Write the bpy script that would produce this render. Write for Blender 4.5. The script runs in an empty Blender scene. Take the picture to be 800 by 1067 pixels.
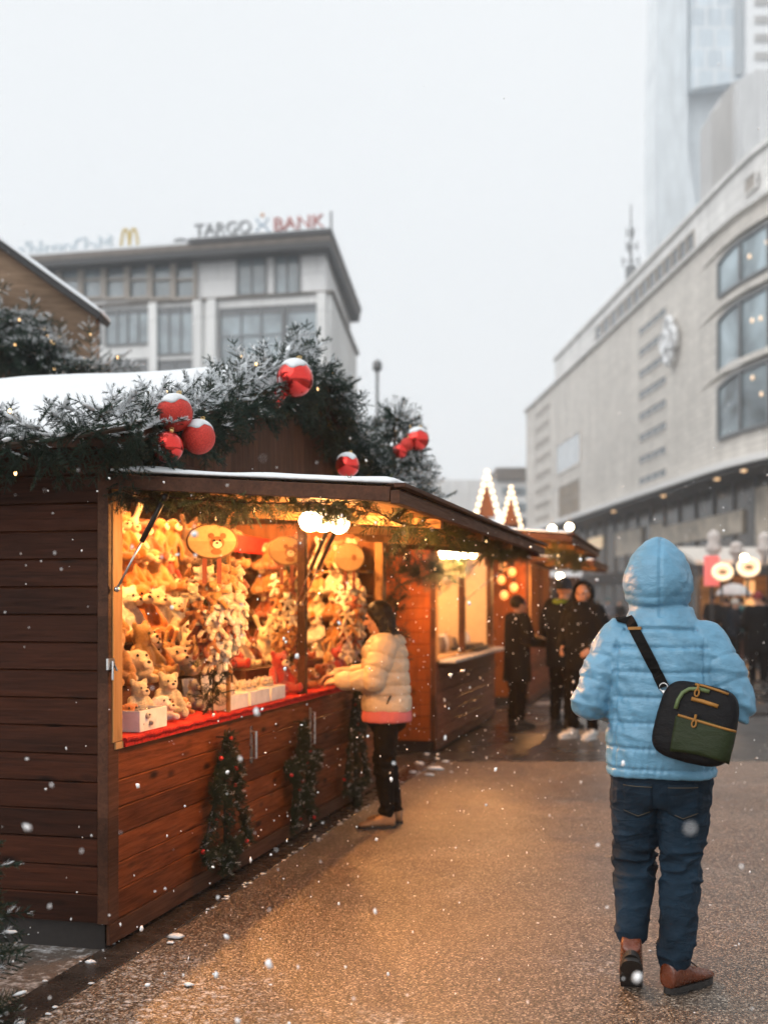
import bpy, bmesh, math, random
import numpy as np
from mathutils import Vector, Matrix, Euler
from mathutils.bvhtree import BVHTree

random.seed(7)
SC = bpy.context.scene
COL = SC.collection
PI = math.pi

# ------------------------------------------------------------------ camera maths (aisle runs along +Y)
FPX, CXP, HYP, CAMH = 1250.0, 400.0, 628.0, 1.56
TH = math.radians(13.97)
CT, ST = math.cos(TH), math.sin(TH)


def ray(px, py):
    a = (px - CXP) / FPX
    return (a * CT - ST, a * ST + CT, (HYP - py) / FPX)


def at_depth(px, py, d):
    r = ray(px, py)
    return Vector((r[0] * d, r[1] * d, CAMH + r[2] * d))


def at_x(px, py, X):
    return at_depth(px, py, X / ray(px, py)[0])


def at_y(px, py, Y):
    return at_depth(px, py, Y / ray(px, py)[1])


def on_ground(px, py, z=0.0):
    return at_depth(px, py, (z - CAMH) / ray(px, py)[2])


# ------------------------------------------------------------------ objects and properties
def tag(o, label=None, cat=None, group=None, kind=None):
    if label: o['label'] = label
    if cat: o['category'] = cat
    if group: o['group'] = group
    if kind: o['kind'] = kind
    return o


def empty(name, loc, label=None, cat=None, group=None, rz=0.0):
    o = bpy.data.objects.new(name, None)
    COL.objects.link(o)
    o.location = loc
    o.rotation_euler = (0, 0, rz)
    o.empty_display_size = 0.1
    return tag(o, label, cat, group)


def children(o):
    return [c for c in KIDS.get(o.name, [])]


KIDS = {}


def set_parent(o, p):
    o.parent = p
    KIDS.setdefault(p.name, []).append(o)


def copy_tree(o, parent=None):
    c = o.copy()
    COL.objects.link(c)
    if parent is not None:
        set_parent(c, parent)
    for ch in children(o):
        copy_tree(ch, c)
    return c


def link_mesh(name, me, parent=None):
    o = bpy.data.objects.new(name, me)
    COL.objects.link(o)
    if parent is not None:
        set_parent(o, parent)
    return o


class MB:
    def __init__(self):
        self.v, self.f, self.m = [], [], []

    def add(self, vs, fs, m=0):
        b = len(self.v)
        self.v.extend([tuple(p) for p in vs])
        self.f.extend([tuple(i + b for i in q) for q in fs])
        self.m.extend([m] * len(fs))
        return self

    def box(self, x0, x1, y0, y1, z0, z1, m=0):
        x0, x1 = min(x0, x1), max(x0, x1); y0, y1 = min(y0, y1), max(y0, y1); z0, z1 = min(z0, z1), max(z0, z1)
        vs = [(x0, y0, z0), (x1, y0, z0), (x1, y1, z0), (x0, y1, z0), (x0, y0, z1), (x1, y0, z1), (x1, y1, z1), (x0, y1, z1)]
        fs = [(0, 3, 2, 1), (4, 5, 6, 7), (0, 1, 5, 4), (1, 2, 6, 5), (2, 3, 7, 6), (3, 0, 4, 7)]
        return self.add(vs, fs, m)

    def bar(self, p0, p1, w, h, m=0, up=(0, 0, 1)):
        p0, p1 = Vector(p0), Vector(p1)
        d = (p1 - p0).normalized()
        u = Vector(up)
        s = d.cross(u)
        if s.length < 1e-4:
            s = d.cross(Vector((1, 0, 0)))
        s.normalize()
        u = s.cross(d)
        vs = []
        for p in (p0, p1):
            for a, b in ((-1, -1), (1, -1), (1, 1), (-1, 1)):
                vs.append(p + s * (a * w / 2) + u * (b * h / 2))
        fs = [(0, 1, 2, 3), (7, 6, 5, 4), (0, 4, 5, 1), (1, 5, 6, 2), (2, 6, 7, 3), (3, 7, 4, 0)]
        return self.add(vs, fs, m)

    def prism(self, poly, fn, t0, t1, m=0):
        """poly: 2D outline; fn(a,b,t) -> 3D"""
        n = len(poly)
        vs = [fn(a, b, t0) for a, b in poly] + [fn(a, b, t1) for a, b in poly]
        fs = [tuple(range(n))[::-1], tuple(range(n, 2 * n))]
        for i in range(n):
            j = (i + 1) % n
            fs.append((i, j, n + j, n + i))
        return self.add(vs, fs, m)

    def rings(self, rr, m=0, cap=True):
        n = len(rr[0])
        vs = [p for r in rr for p in r]
        fs = []
        for k in range(len(rr) - 1):
            for i in range(n):
                j = (i + 1) % n
                fs.append((k * n + i, k * n + j, (k + 1) * n + j, (k + 1) * n + i))
        if cap:
            fs.append(tuple(range(n))[::-1])
            fs.append(tuple(range((len(rr) - 1) * n, len(rr) * n)))
        return self.add(vs, fs, m)

    def tube(self, pts, rad, n=10, m=0, cap=True):
        pts = [Vector(p) for p in pts]
        if not hasattr(rad, '__len__'):
            rad = [rad] * len(pts)
        rr = []
        prev = None
        for i, p in enumerate(pts):
            a = pts[max(i - 1, 0)]; b = pts[min(i + 1, len(pts) - 1)]
            d = (b - a)
            if d.length < 1e-9:
                d = Vector((0, 0, 1))
            d.normalize()
            if prev is None:
                s = d.cross(Vector((0, 0, 1)))
                if s.length < 1e-3:
                    s = d.cross(Vector((1, 0, 0)))
            else:
                s = prev - d * prev.dot(d)
                if s.length < 1e-6:
                    s = d.cross(Vector((1, 0, 0)))
            s.normalize(); prev = s
            u = d.cross(s)
            rr.append([p + (s * math.cos(2 * PI * k / n) + u * math.sin(2 * PI * k / n)) * rad[i] for k in range(n)])
        return self.rings(rr, m, cap)

    def capsule(self, p0, r0, p1, r1, n=14, m=0):
        p0, p1 = Vector(p0), Vector(p1)
        d = p1 - p0
        L = d.length
        d = d / L if L > 1e-9 else Vector((0, 0, 1))
        pts, rad = [], []
        for k in range(5):
            a = PI / 2 * k / 4.0
            pts.append(p0 - d * (r0 * math.cos(a))); rad.append(max(r0 * math.sin(a), r0 * 0.05))
        for k in range(5):
            a = PI / 2 * k / 4.0
            pts.append(p1 + d * (r1 * math.sin(a))); rad.append(max(r1 * math.cos(a), r1 * 0.05))
        return self.tube(pts, rad, n, m)

    def chain(self, pts, rads, n=14, m=0):
        for i in range(len(pts) - 1):
            self.capsule(pts[i], rads[i], pts[i + 1], rads[i + 1], n, m)
        return self

    def ell(self, c, r, rot=None, nu=16, nv=10, m=0):
        c = Vector(c)
        vs, fs = [], []
        for j in range(nv + 1):
            ph = -PI / 2 + PI * j / nv
            rr = max(math.cos(ph), 0.02)
            for i in range(nu):
                th = 2 * PI * i / nu
                q = Vector((r[0] * rr * math.cos(th), r[1] * rr * math.sin(th), r[2] * math.sin(ph)))
                if rot is not None:
                    q = rot @ q
                vs.append(c + q)
        for j in range(nv):
            for i in range(nu):
                k = (i + 1) % nu
                fs.append((j * nu + i, j * nu + k, (j + 1) * nu + k, (j + 1) * nu + i))
        fs.append(tuple(range(nu))[::-1])
        fs.append(tuple(range(nv * nu, (nv + 1) * nu)))
        return self.add(vs, fs, m)

    def loft(self, secs, n=28, m=0):
        """secs: (cx,cy,cz,rx,ry,exponent)"""
        rr = []
        for cx, cy, cz, rx, ry, e in secs:
            ring = []
            for k in range(n):
                t = 2 * PI * k / n
                ca, sa = math.cos(t), math.sin(t)
                ring.append((cx + rx * math.copysign(abs(ca) ** (2 / e), ca), cy + ry * math.copysign(abs(sa) ** (2 / e), sa), cz))
            rr.append(ring)
        return self.rings(rr, m)

    def lathe(self, prof, c=(0, 0, 0), n=24, m=0):
        rr = [[(c[0] + r * math.cos(2 * PI * k / n), c[1] + r * math.sin(2 * PI * k / n), c[2] + z) for k in range(n)] for r, z in prof]
        return self.rings(rr, m)

    def mesh(self, name):
        me = bpy.data.meshes.new(name)
        me.from_pydata(self.v, [], self.f)
        me.polygons.foreach_set('material_index', self.m)
        me.update()
        return me

    def build(self, name, mats, parent=None, smooth=False, bevel=0.0, world=False, fixn=True):
        me = self.mesh(name)
        if fixn:
            bm = bmesh.new(); bm.from_mesh(me)
            bmesh.ops.recalc_face_normals(bm, faces=bm.faces)
            bm.to_mesh(me); bm.free()
        for mt in (mats if isinstance(mats, (list, tuple)) else [mats]):
            me.materials.append(mt)
        if world and parent is not None:
            wm = Matrix(); q = parent
            while q is not None:
                wm = q.matrix_basis @ wm; q = q.parent
            me.transform(wm.inverted())
        if smooth:
            me.polygons.foreach_set('use_smooth', [True] * len(me.polygons))
        o = link_mesh(name, me, parent)
        if bevel > 0:
            b = o.modifiers.new('bevel', 'BEVEL')
            b.width = bevel; b.segments = 2; b.limit_method = 'ANGLE'; b.angle_limit = math.radians(40)
        return o

    def fused(self, name, voxel, smooth_iter=3, smooth_fac=0.5):
        """one continuous closed surface round everything added"""
        me = self.mesh(name)
        bm = bmesh.new(); bm.from_mesh(me)
        bmesh.ops.recalc_face_normals(bm, faces=bm.faces)
        bm.to_mesh(me); bm.free()
        o = bpy.data.objects.new('fuse_work', me)
        COL.objects.link(o)
        r = o.modifiers.new('r', 'REMESH'); r.mode = 'VOXEL'; r.voxel_size = voxel; r.adaptivity = 0.0
        if smooth_iter:
            sm = o.modifiers.new('s', 'SMOOTH'); sm.factor = smooth_fac; sm.iterations = smooth_iter
        dg = bpy.context.evaluated_depsgraph_get()
        dg.update()
        out = bpy.data.meshes.new_from_object(o.evaluated_get(dg))
        out.name = name
        out.materials.clear()
        bpy.data.objects.remove(o)
        bpy.data.meshes.remove(me)
        out.polygons.foreach_set('use_smooth', [True] * len(out.polygons))
        return out


def get_co(me):
    a = np.empty(len(me.vertices) * 3, dtype=np.float32)
    me.vertices.foreach_get('co', a)
    return a.reshape(-1, 3).astype(np.float64)


def get_no(me):
    a = np.empty(len(me.vertices) * 3, dtype=np.float32)
    me.vertices.foreach_get('normal', a)
    return a.reshape(-1, 3).astype(np.float64)


def set_co(me, a):
    me.vertices.foreach_set('co', a.astype(np.float32).ravel())
    me.update()


_rs = np.random.RandomState(3)
_WD = _rs.normal(size=(24, 3)); _WD /= np.linalg.norm(_WD, axis=1)[:, None]
_WP = _rs.uniform(0, 6.28, 24)


def wob(co, scale, seed=0, oct=3):
    """smooth pseudo noise -1..1 at points"""
    out = np.zeros(len(co)); amp = 1.0; tot = 0
    for o in range(oct):
        for k in range(4):
            i = (seed * 5 + o * 4 + k) % 24
            out += amp * np.sin(co @ _WD[i] * scale * (1 + .17 * k) + _WP[i] + seed)
            tot += amp * .7
        scale *= 2.1; amp *= 0.5
    return np.clip(out / tot, -1.5, 1.5)


def finish(me, mats, name, parent=None):
    for mt in (mats if isinstance(mats, (list, tuple)) else [mats]):
        me.materials.append(mt)
    return link_mesh(name, me, parent)


def tri_object(name, V, F, MI, mats, parent=None, smooth=False):
    me = bpy.data.meshes.new(name)
    n, k = len(V), len(F)
    me.vertices.add(n)
    me.vertices.foreach_set('co', np.asarray(V, dtype=np.float32).ravel())
    me.loops.add(k * 3)
    me.loops.foreach_set('vertex_index', np.asarray(F, dtype=np.int32).ravel())
    me.polygons.add(k)
    me.polygons.foreach_set('loop_start', np.arange(0, k * 3, 3, dtype=np.int32))
    me.polygons.foreach_set('loop_total', np.full(k, 3, dtype=np.int32))
    for mt in mats:
        me.materials.append(mt)
    me.polygons.foreach_set('material_index', np.asarray(MI, dtype=np.int32))
    if smooth:
        me.polygons.foreach_set('use_smooth', np.ones(k, dtype=bool))
    me.update(calc_edges=True)
    me.validate()
    return link_mesh(name, me, parent)


# ------------------------------------------------------------------ materials
class NT:
    def __init__(self, name):
        self.mat = bpy.data.materials.new(name)
        self.mat.use_nodes = True
        self.t = self.mat.node_tree
        self.p = self.t.nodes['Principled BSDF']

    def n(self, typ, **kw):
        nd = self.t.nodes.new(typ)
        for k, v in kw.items():
            setattr(nd, k, v)
        return nd

    def set(self, nd, key, v):
        if hasattr(v, 'links') or isinstance(v, bpy.types.NodeSocket):
            self.t.links.new(v, nd.inputs[key])
        else:
            nd.inputs[key].default_value = v

    def P(self, key, v):
        if isinstance(v, tuple) and len(v) == 3:
            v = (*v, 1)
        self.set(self.p, key, v)
        return self

    def coord(self, kind='Object', scale=(1, 1, 1), rot=(0, 0, 0), loc=(0, 0, 0)):
        tc = self.n('ShaderNodeTexCoord'); mp = self.n('ShaderNodeMapping')
        self.set(mp, 'Scale', scale); self.set(mp, 'Rotation', rot); self.set(mp, 'Location', loc)
        self.t.links.new(tc.outputs[kind], mp.inputs['Vector'])
        return mp.outputs[0]

    def noise(self, vec, scale, detail=4, rough=0.55, dist=0.0):
        nd = self.n('ShaderNodeTexNoise')
        self.set(nd, 'Vector', vec); self.set(nd, 'Scale', scale); self.set(nd, 'Detail', detail); self.set(nd, 'Roughness', rough); self.set(nd, 'Distortion', dist)
        return nd.outputs['Fac']

    def voro(self, vec, scale, out='Distance', feature='F1'):
        nd = self.n('ShaderNodeTexVoronoi', feature=feature)
        self.set(nd, 'Vector', vec); self.set(nd, 'Scale', scale)
        return nd.outputs[out]

    def ramp(self, fac, stops, interp='LINEAR'):
        nd = self.n('ShaderNodeValToRGB')
        cr = nd.color_ramp; cr.interpolation = interp
        while len(cr.elements) < len(stops):
            cr.elements.new(0.5)
        for e, (p, c) in zip(cr.elements, stops):
            e.position = p
            e.color = (*c, 1) if isinstance(c, tuple) else (c, c, c, 1)
        self.set(nd, 'Fac', fac)
        return nd.outputs['Color']

    def mix(self, fac, a, b, blend='MIX'):
        nd = self.n('ShaderNodeMix', data_type='RGBA', blend_type=blend)
        for i, v in ((0, fac), (6, a), (7, b)):
            if isinstance(v, tuple) and len(v) == 3:
                v = (*v, 1)
            if isinstance(v, bpy.types.NodeSocket):
                self.t.links.new(v, nd.inputs[i])
            else:
                nd.inputs[i].default_value = v
        return nd.outputs[2]

    def math(self, op, a, b=0.0, c=None, clamp=False):
        nd = self.n('ShaderNodeMath', operation=op); nd.use_clamp = clamp
        for i, v in enumerate((a, b) if c is None else (a, b, c)):
            if isinstance(v, bpy.types.NodeSocket):
                self.t.links.new(v, nd.inputs[i])
            else:
                nd.inputs[i].default_value = v
        return nd.outputs[0]

    def sep(self, vec):
        nd = self.n('ShaderNodeSeparateXYZ'); self.set(nd, 0, vec)
        return nd.outputs

    def comb(self, x, y, z):
        nd = self.n('ShaderNodeCombineXYZ')
        for i, v in enumerate((x, y, z)):
            self.set(nd, i, v)
        return nd.outputs[0]

    def bump(self, h, strength=0.3, dist=0.01):
        nd = self.n('ShaderNodeBump')
        self.set(nd, 'Height', h); self.set(nd, 'Strength', strength); self.set(nd, 'Distance', dist)
        self.t.links.new(nd.outputs[0], self.p.inputs['Normal'])
        return self


def plain(name, col, rough=0.6, metal=0.0, var=0.15, scale=12.0, bump=0.0, spec=0.5, bscale=None, kind='Object'):
    t = NT(name)
    v = t.coord(kind)
    f = t.noise(v, scale, 5)
    lo = tuple(c * (1 - var) for c in col); hi = tuple(min(c * (1 + var), 1) for c in col)
    t.P('Base Color', t.ramp(f, [(0.3, lo), (0.7, hi)]))
    t.P('Roughness', t.ramp(t.noise(v, scale * 2.3, 3), [(0.3, max(rough - .08, .02)), (0.7, min(rough + .08, 1))]))
    t.P('Metallic', metal); t.P('Specular IOR Level', spec)
    if bump:
        t.bump(t.noise(v, bscale or scale * 6, 4), bump, 0.01)
    return t.mat


def emit(name, col, strength, base=(0.8, 0.8, 0.8)):
    t = NT(name)
    t.P('Base Color', base); t.P('Emission Color', col); t.P('Emission Strength', strength)
    return t.mat


def wood(name, dark, light, plank=0.12, grain='Y', across='Z', rough=0.5, knots=0.5, coat=0.0):
    """boards run along GRAIN, stacked along ACROSS"""
    t = NT(name)
    base = t.coord('Object')
    xyz = t.sep(base)
    ax = {'X': 0, 'Y': 1, 'Z': 2}
    g, a = xyz[ax[grain]], xyz[ax[across]]
    o = xyz[3 - ax[grain] - ax[across]]
    pid = t.math('FLOOR', t.math('DIVIDE', a, plank))
    wn = t.n('ShaderNodeTexWhiteNoise', noise_dimensions='1D'); t.set(wn, 'W', pid)
    shift = t.math('MULTIPLY', wn.outputs['Value'], 37.0)
    gv = t.comb(t.math('ADD', t.math('MULTIPLY', g, 2.2), shift), t.math('MULTIPLY', a, 34.0), t.math('MULTIPLY', o, 34.0))
    fine = t.noise(gv, 1.6, 6, 0.62, 0.6)
    gv2 = t.comb(t.math('ADD', t.math('MULTIPLY', g, 1.1), shift), t.math('MULTIPLY', a, 6.0), t.math('MULTIPLY', o, 6.0))
    broad = t.noise(gv2, 1.3, 4, 0.55, 1.2)
    col = t.ramp(t.math('ADD', t.math('MULTIPLY', fine, 0.55), t.math('MULTIPLY', broad, 0.45)), [(0.3, dark), (0.72, light)])
    tone = t.ramp(wn.outputs['Value'], [(0.0, 0.62), (1.0, 1.2)])
    col = t.mix(1.0, col, tone, 'MULTIPLY')
    if knots:
        kv = t.comb(t.math('ADD', t.math('MULTIPLY', g, 3.2), shift), t.math('MULTIPLY', a, 9.0), t.math('MULTIPLY', o, 9.0))
        kd = t.voro(kv, 1.0)
        km = t.ramp(kd, [(0.07, 1.0), (0.22, 0.0)])
        sel = t.ramp(t.noise(kv, 0.7, 2), [(0.40, 0.0), (0.5, 1.0)])
        km = t.math('MULTIPLY', t.math('MULTIPLY', km, sel), knots)
        col = t.mix(km, col, tuple(c * 0.28 for c in dark))
    t.P('Base Color', col)
    t.P('Roughness', t.ramp(fine, [(0.3, rough + .12), (0.7, rough - .08)]))
    t.P('Coat Weight', coat); t.P('Coat Roughness', 0.3); t.P('Specular IOR Level', 0.16)
    t.bump(fine, 0.35, 0.004)
    return t.mat


def snow_mat(name='snow', col=(0.80, 0.825, 0.85)):
    t = NT(name)
    v = t.coord('Object')
    t.P('Base Color', t.ramp(t.noise(v, 3, 5), [(0.3, tuple(c * .93 for c in col)), (0.7, col)]))
    t.P('Roughness', 0.8); t.P('Specular IOR Level', 0.25)
    t.bump(t.math('ADD', t.noise(v, 30, 5), t.math('MULTIPLY', t.noise(v, 160, 2), .4)), 0.5, 0.01)
    return t.mat


M = {}
M['snow'] = snow_mat()
M['wood_dark'] = wood('stained_wood_lit', (0.032, 0.0070, 0.0020), (0.245, 0.066, 0.019), 0.125, 'Y', 'Z', 0.5, 1.0)  # front boards painted lighter and warmer, as under lamplight
M['wood_dark_x'] = wood('stained_wood_shaded', (0.009, 0.0024, 0.0010), (0.068, 0.0175, 0.0066), 0.125, 'X', 'Z', 0.6, 0.9)  # same boards painted darker for the shaded end wall
M['wood_vert'] = wood('gable_wood', (0.045, 0.015, 0.007), (0.13, 0.050, 0.024), 0.075, 'Z', 'Y', 0.55, 0.4)
M['wood_orange'] = wood('orange_pine_glow_tint', (0.20, 0.042, 0.008), (0.46, 0.12, 0.024), 0.30, 'Z', 'X', 0.42, 0.8)  # orange boards, with lamp glow also put into their tone
M['wood_pine'] = wood('pale_pine', (0.36, 0.19, 0.075), (0.58, 0.35, 0.16), 0.14, 'Y', 'X', 0.55, 0.5)
M['wood_pine_z'] = wood('pale_pine_post', (0.32, 0.16, 0.06), (0.52, 0.30, 0.13), 0.5, 'Z', 'X', 0.5, 0.5)
M['wood_beam'] = wood('dark_beam', (0.03, 0.013, 0.008), (0.11, 0.045, 0.025), 0.3, 'Y', 'Z', 0.5, 0.2)
M['wood_weather'] = wood('weathered_wood', (0.14, 0.09, 0.06), (0.36, 0.25, 0.17), 0.16, 'X', 'Z', 0.7, 0.3)
M['plinth'] = plain('plinth', (0.012, 0.009, 0.008), 0.6)
M['black_metal'] = plain('black_metal', (0.015, 0.015, 0.016), 0.4, 0.3)
M['steel'] = plain('steel', (0.55, 0.55, 0.55), 0.3, 1.0)
M['red_cloth'] = plain('red_cloth', (0.42, 0.02, 0.018), 0.9, 0, .45, 60, .6, .2, 220)
M['white_box'] = plain('white_card', (0.75, 0.73, 0.7), 0.7)
# ------------------------------------------------------------------ camera, world, light
cam = bpy.data.cameras.new('camera')
co = bpy.data.objects.new('camera', cam)
COL.objects.link(co)
SC.camera = co
cam.sensor_fit = 'VERTICAL'; cam.sensor_height = 36.0; cam.sensor_width = 27.0
cam.lens = FPX / 1067.0 * 36.0
cam.shift_y = (HYP - 533.5) / 1067.0
co.location = (0, 0, CAMH)
co.rotation_euler = (math.radians(90), 0, TH)
cam.clip_start = 0.05; cam.clip_end = 2000
cam.dof.use_dof = True; cam.dof.focus_distance = 5.05; cam.dof.aperture_fstop = 1.7

w = bpy.data.worlds.new('World'); SC.world = w; w.use_nodes = True
wt = w.node_tree
bg = wt.nodes['Background']
sky = wt.nodes.new('ShaderNodeTexSky'); sky.sky_type = 'NISHITA'; sky.sun_disc = False
SUN_EL, SUN_ROT = math.radians(38), math.radians(215)
sky.sun_elevation = SUN_EL; sky.sun_rotation = SUN_ROT
sky.air_density = 1.0; sky.dust_density = 4.0; sky.ozone_density = 1.0
hs = wt.nodes.new('ShaderNodeHueSaturation'); hs.inputs['Saturation'].default_value = 0.12
mx = wt.nodes.new('ShaderNodeMix'); mx.data_type = 'RGBA'; mx.inputs[0].default_value = 0.82
tcw = wt.nodes.new('ShaderNodeTexCoord'); nzw = wt.nodes.new('ShaderNodeTexNoise'); rpw = wt.nodes.new('ShaderNodeValToRGB')
nzw.inputs['Scale'].default_value = 1.6; nzw.inputs['Detail'].default_value = 5
wt.links.new(tcw.outputs['Generated'], nzw.inputs['Vector']); wt.links.new(nzw.outputs['Fac'], rpw.inputs['Fac'])
SKYV = 10.3
rpw.color_ramp.elements[0].position = .3; rpw.color_ramp.elements[0].color = (SKYV * .925, SKYV * .96, SKYV * .985, 1)
rpw.color_ramp.elements[1].position = .7; rpw.color_ramp.elements[1].color = (SKYV * .985, SKYV * 1.015, SKYV * 1.035, 1)
wt.links.new(sky.outputs[0], hs.inputs['Color']); wt.links.new(hs.outputs[0], mx.inputs[6])
wt.links.new(rpw.outputs['Color'], mx.inputs[7]); wt.links.new(mx.outputs[2], bg.inputs['Color'])
bg.inputs['Strength'].default_value = 0.1

sl = bpy.data.lights.new('sun', 'SUN'); sl.energy = 1.5; sl.angle = math.radians(70); sl.color = (1, .97, .93)
so = bpy.data.objects.new('sun', sl); COL.objects.link(so)
sd = Vector((math.sin(SUN_ROT) * math.cos(SUN_EL), math.cos(SUN_ROT) * math.cos(SUN_EL), math.sin(SUN_EL)))
so.rotation_euler = sd.to_track_quat('Z', 'Y').to_euler()

SC.view_settings.view_transform = 'Standard'; SC.view_settings.look = 'None'
SC.view_settings.exposure = 0.10; SC.view_settings.gamma = 1.0
SC.view_settings.use_curve_mapping = False
SC.cycles.use_denoising = True
SC.cycles.max_bounces = 7; SC.cycles.diffuse_bounces = 3; SC.cycles.glossy_bounces = 3
SC.cycles.transmission_bounces = 4; SC.cycles.volume_bounces = 3; SC.cycles.transparent_max_bounces = 8
SC.cycles.caustics_reflective = False; SC.cycles.caustics_refractive = False
SC.cycles.sample_clamp_indirect = 6.0
SC.cycles.use_adaptive_sampling = True; SC.cycles.adaptive_threshold = 0.02

# ------------------------------------------------------------------ ground
def ground_agg():
    t = NT('exposed_aggregate')
    v = t.coord('Object')
    cell = t.n('ShaderNodeTexVoronoi'); t.set(cell, 'Vector', v); t.set(cell, 'Scale', 125.0)
    rnd = t.sep(cell.outputs['Color'])[0]
    grain = t.ramp(rnd, [(0.0, (0.022, 0.015, 0.011)), (0.45, (0.135, 0.096, 0.070)), (0.8, (0.28, 0.215, 0.165)), (1.0, (0.64, 0.54, 0.44))])
    edge = t.ramp(cell.outputs['Distance'], [(0.3, 1.0), (0.75, 0.42)])
    col = t.mix(1.0, grain, edge, 'MULTIPLY')
    big = t.noise(v, 0.55, 5, 0.6)
    col = t.mix(1.0, col, t.ramp(big, [(0.3, (0.72, 0.70, 0.68)), (0.7, (1.12, 1.08, 1.04))]), 'MULTIPLY')
    # thin snow dusting caught between the stones
    xyz = t.sep(v)
    near = t.math('MULTIPLY_ADD', t.math('ADD', xyz[1], t.math('MULTIPLY', xyz[0], 0.35)), -0.55, 2.35, clamp=True)
    sn = t.math('MULTIPLY', t.ramp(t.noise(v, 28, 6, 0.7), [(0.52, 0.0), (0.68, 1.0)]), t.ramp(t.math('ADD', t.math('MULTIPLY', t.noise(v, 1.3, 4), 1.4), near), [(0.85, 0.0), (1.7, 0.75)]))
    col = t.mix(sn, col, (0.74, 0.74, 0.75))
    t.P('Base Color', col)
    wet = t.noise(v, 0.8, 4, 0.6)
    t.P('Roughness', t.math('ADD', t.math('MULTIPLY', t.ramp(wet, [(0.35, 0.30), (0.65, 0.50)]), 1.0), t.math('MULTIPLY', sn, .3)))
    t.P('Specular IOR Level', 0.55)
    h = t.math('ADD', t.ramp(cell.outputs['Distance'], [(0.0, 1.0), (0.8, 0.0)]), t.math('MULTIPLY', t.noise(v, 300, 2), .4))
    t.bump(h, 0.5, 0.004)
    return t.mat


def asphalt():
    t = NT('wet_asphalt')
    v = t.coord('Object')
    g = t.noise(v, 140, 3, .7)
    col = t.ramp(g, [(0.35, (0.014, 0.0125, 0.012)), (0.7, (0.06, 0.054, 0.05))])
    big = t.noise(v, 0.35, 5)
    col = t.mix(1.0, col, t.ramp(big, [(0.3, .7), (0.7, 1.25)]), 'MULTIPLY')
    t.P('Base Color', col)
    t.P('Roughness', t.ramp(t.noise(v, .5, 5, .6), [(0.38, 0.14), (0.6, 0.42)])); t.P('Specular IOR Level', .35)
    t.bump(g, 0.25, 0.004)
    return t.mat


def side_paving():
    t = NT('snow_dusted_paving')
    v = t.coord('Object')
    g = t.noise(v, 120, 3, .7)
    col = t.ramp(g, [(0.35, (0.05, 0.04, 0.034)), (0.7, (0.17, 0.135, 0.11))])
    sn = t.ramp(t.math('ADD', t.noise(v, 22, 6, .72), t.math('MULTIPLY', t.noise(v, 2.2, 3), .5)), [(0.76, 0.0), (0.96, 0.7)])
    col = t.mix(sn, col, (0.76, 0.76, 0.77))
    t.P('Base Color', col); t.P('Roughness', 0.55)
    t.bump(g, 0.4, 0.005)
    return t.mat


M['agg'] = ground_agg(); M['asphalt'] = asphalt(); M['sidepav'] = side_paving()
M['kerb'] = plain('wet_kerb_stone', (0.035, 0.028, 0.024), 0.25, 0, .5, 9, .3, .6, 80)

G = 300.0
mb = MB(); mb.add([(-G, -30, 0), (G, -30, 0), (G, 290, 0), (-G, 290, 0)], [(0, 1, 2, 3)])
tag(mb.build('ground', M['asphalt']), kind='structure')


def cam_line(d, X):
    """point on the ground at camera depth d with world x = X"""
    return (X, (d + X * ST) / CT)


mb = MB()
a0, a1 = cam_line(11.75, -2.33), cam_line(11.75, 9.0)
mb.add([(-2.33, -6, .004), (9.0, -6, .004), (*a1, .004), (*a0, .004)], [(0, 1, 2, 3)])
tag(mb.build('square_paving', M['agg']), kind='structure')
mb = MB(); mb.add([(-9, -6, .004), (-2.52, -6, .004), (-2.52, 11.0, .004), (-9, 11.0, .004)], [(0, 1, 2, 3)])
tag(mb.build('side_pavement', M['sidepav']), kind='structure')
mb = MB(); mb.box(-2.52, -2.33, -6, a0[1], 0.0, 0.012)
tag(mb.build('drain_kerb', M['kerb'], bevel=.004), kind='structure')
# pale strip of kerb across the far end of the lane
mb = MB()
k0, k1 = cam_line(18.3, -2.2), cam_line(18.3, 0.6)
mb.add([(*k0, .004), (*k1, .004), (k1[0], k1[1] + .5, .004), (k0[0], k0[1] + .5, .004)], [(0, 1, 2, 3)])
tag(mb.build('pavement_strip', plain('pale_strip', (.3, .29, .29), .4)), kind='structure')

# snow on the ground: small slush clumps
rs = np.random.RandomState(11)
mb = MB()


def slush(cx, cy, r, z=.004):
    n = 9
    k = rs.uniform(.6, 1.25, n)
    ring = [(cx + r * k[i] * math.cos(2 * PI * i / n) * 1.3, cy + r * k[i] * math.sin(2 * PI * i / n), z) for i in range(n)]
    ring2 = [(cx + r * .6 * k[i] * math.cos(2 * PI * i / n) * 1.3, cy + r * .6 * k[i] * math.sin(2 * PI * i / n), z + r * .35) for i in range(n)]
    mb.rings([ring, ring2])


for px, py, r in ((437, 797, .05), (452, 803, .07), (455, 792, .03), (447, 809, .04), (463, 795, .035), (183, 979, .035), (95, 1005, .02), (178, 985, .015), (196, 1029, .02), (430, 806, .03), (444, 787, .03), (470, 806, .02)):
    p = on_ground(px, py); slush(p.x, p.y, r, .012)
for i in range(90):
    y = rs.uniform(3.0, 11.4); slush(-2.52 + rs.normal(0, .012) if rs.rand() < .4 and y < 5.2 else -2.335 + rs.normal(0, .015), y, rs.uniform(.004, .014), .011)
for i in range(120):
    slush(rs.uniform(-2.2, 4), rs.uniform(3.2, 11), rs.uniform(.003, .008))
tag(mb.build('slush_snow', M['snow'], smooth=True), 'small white clumps of slush scattered along kerb and paving', 'snow', kind='stuff')
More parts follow.
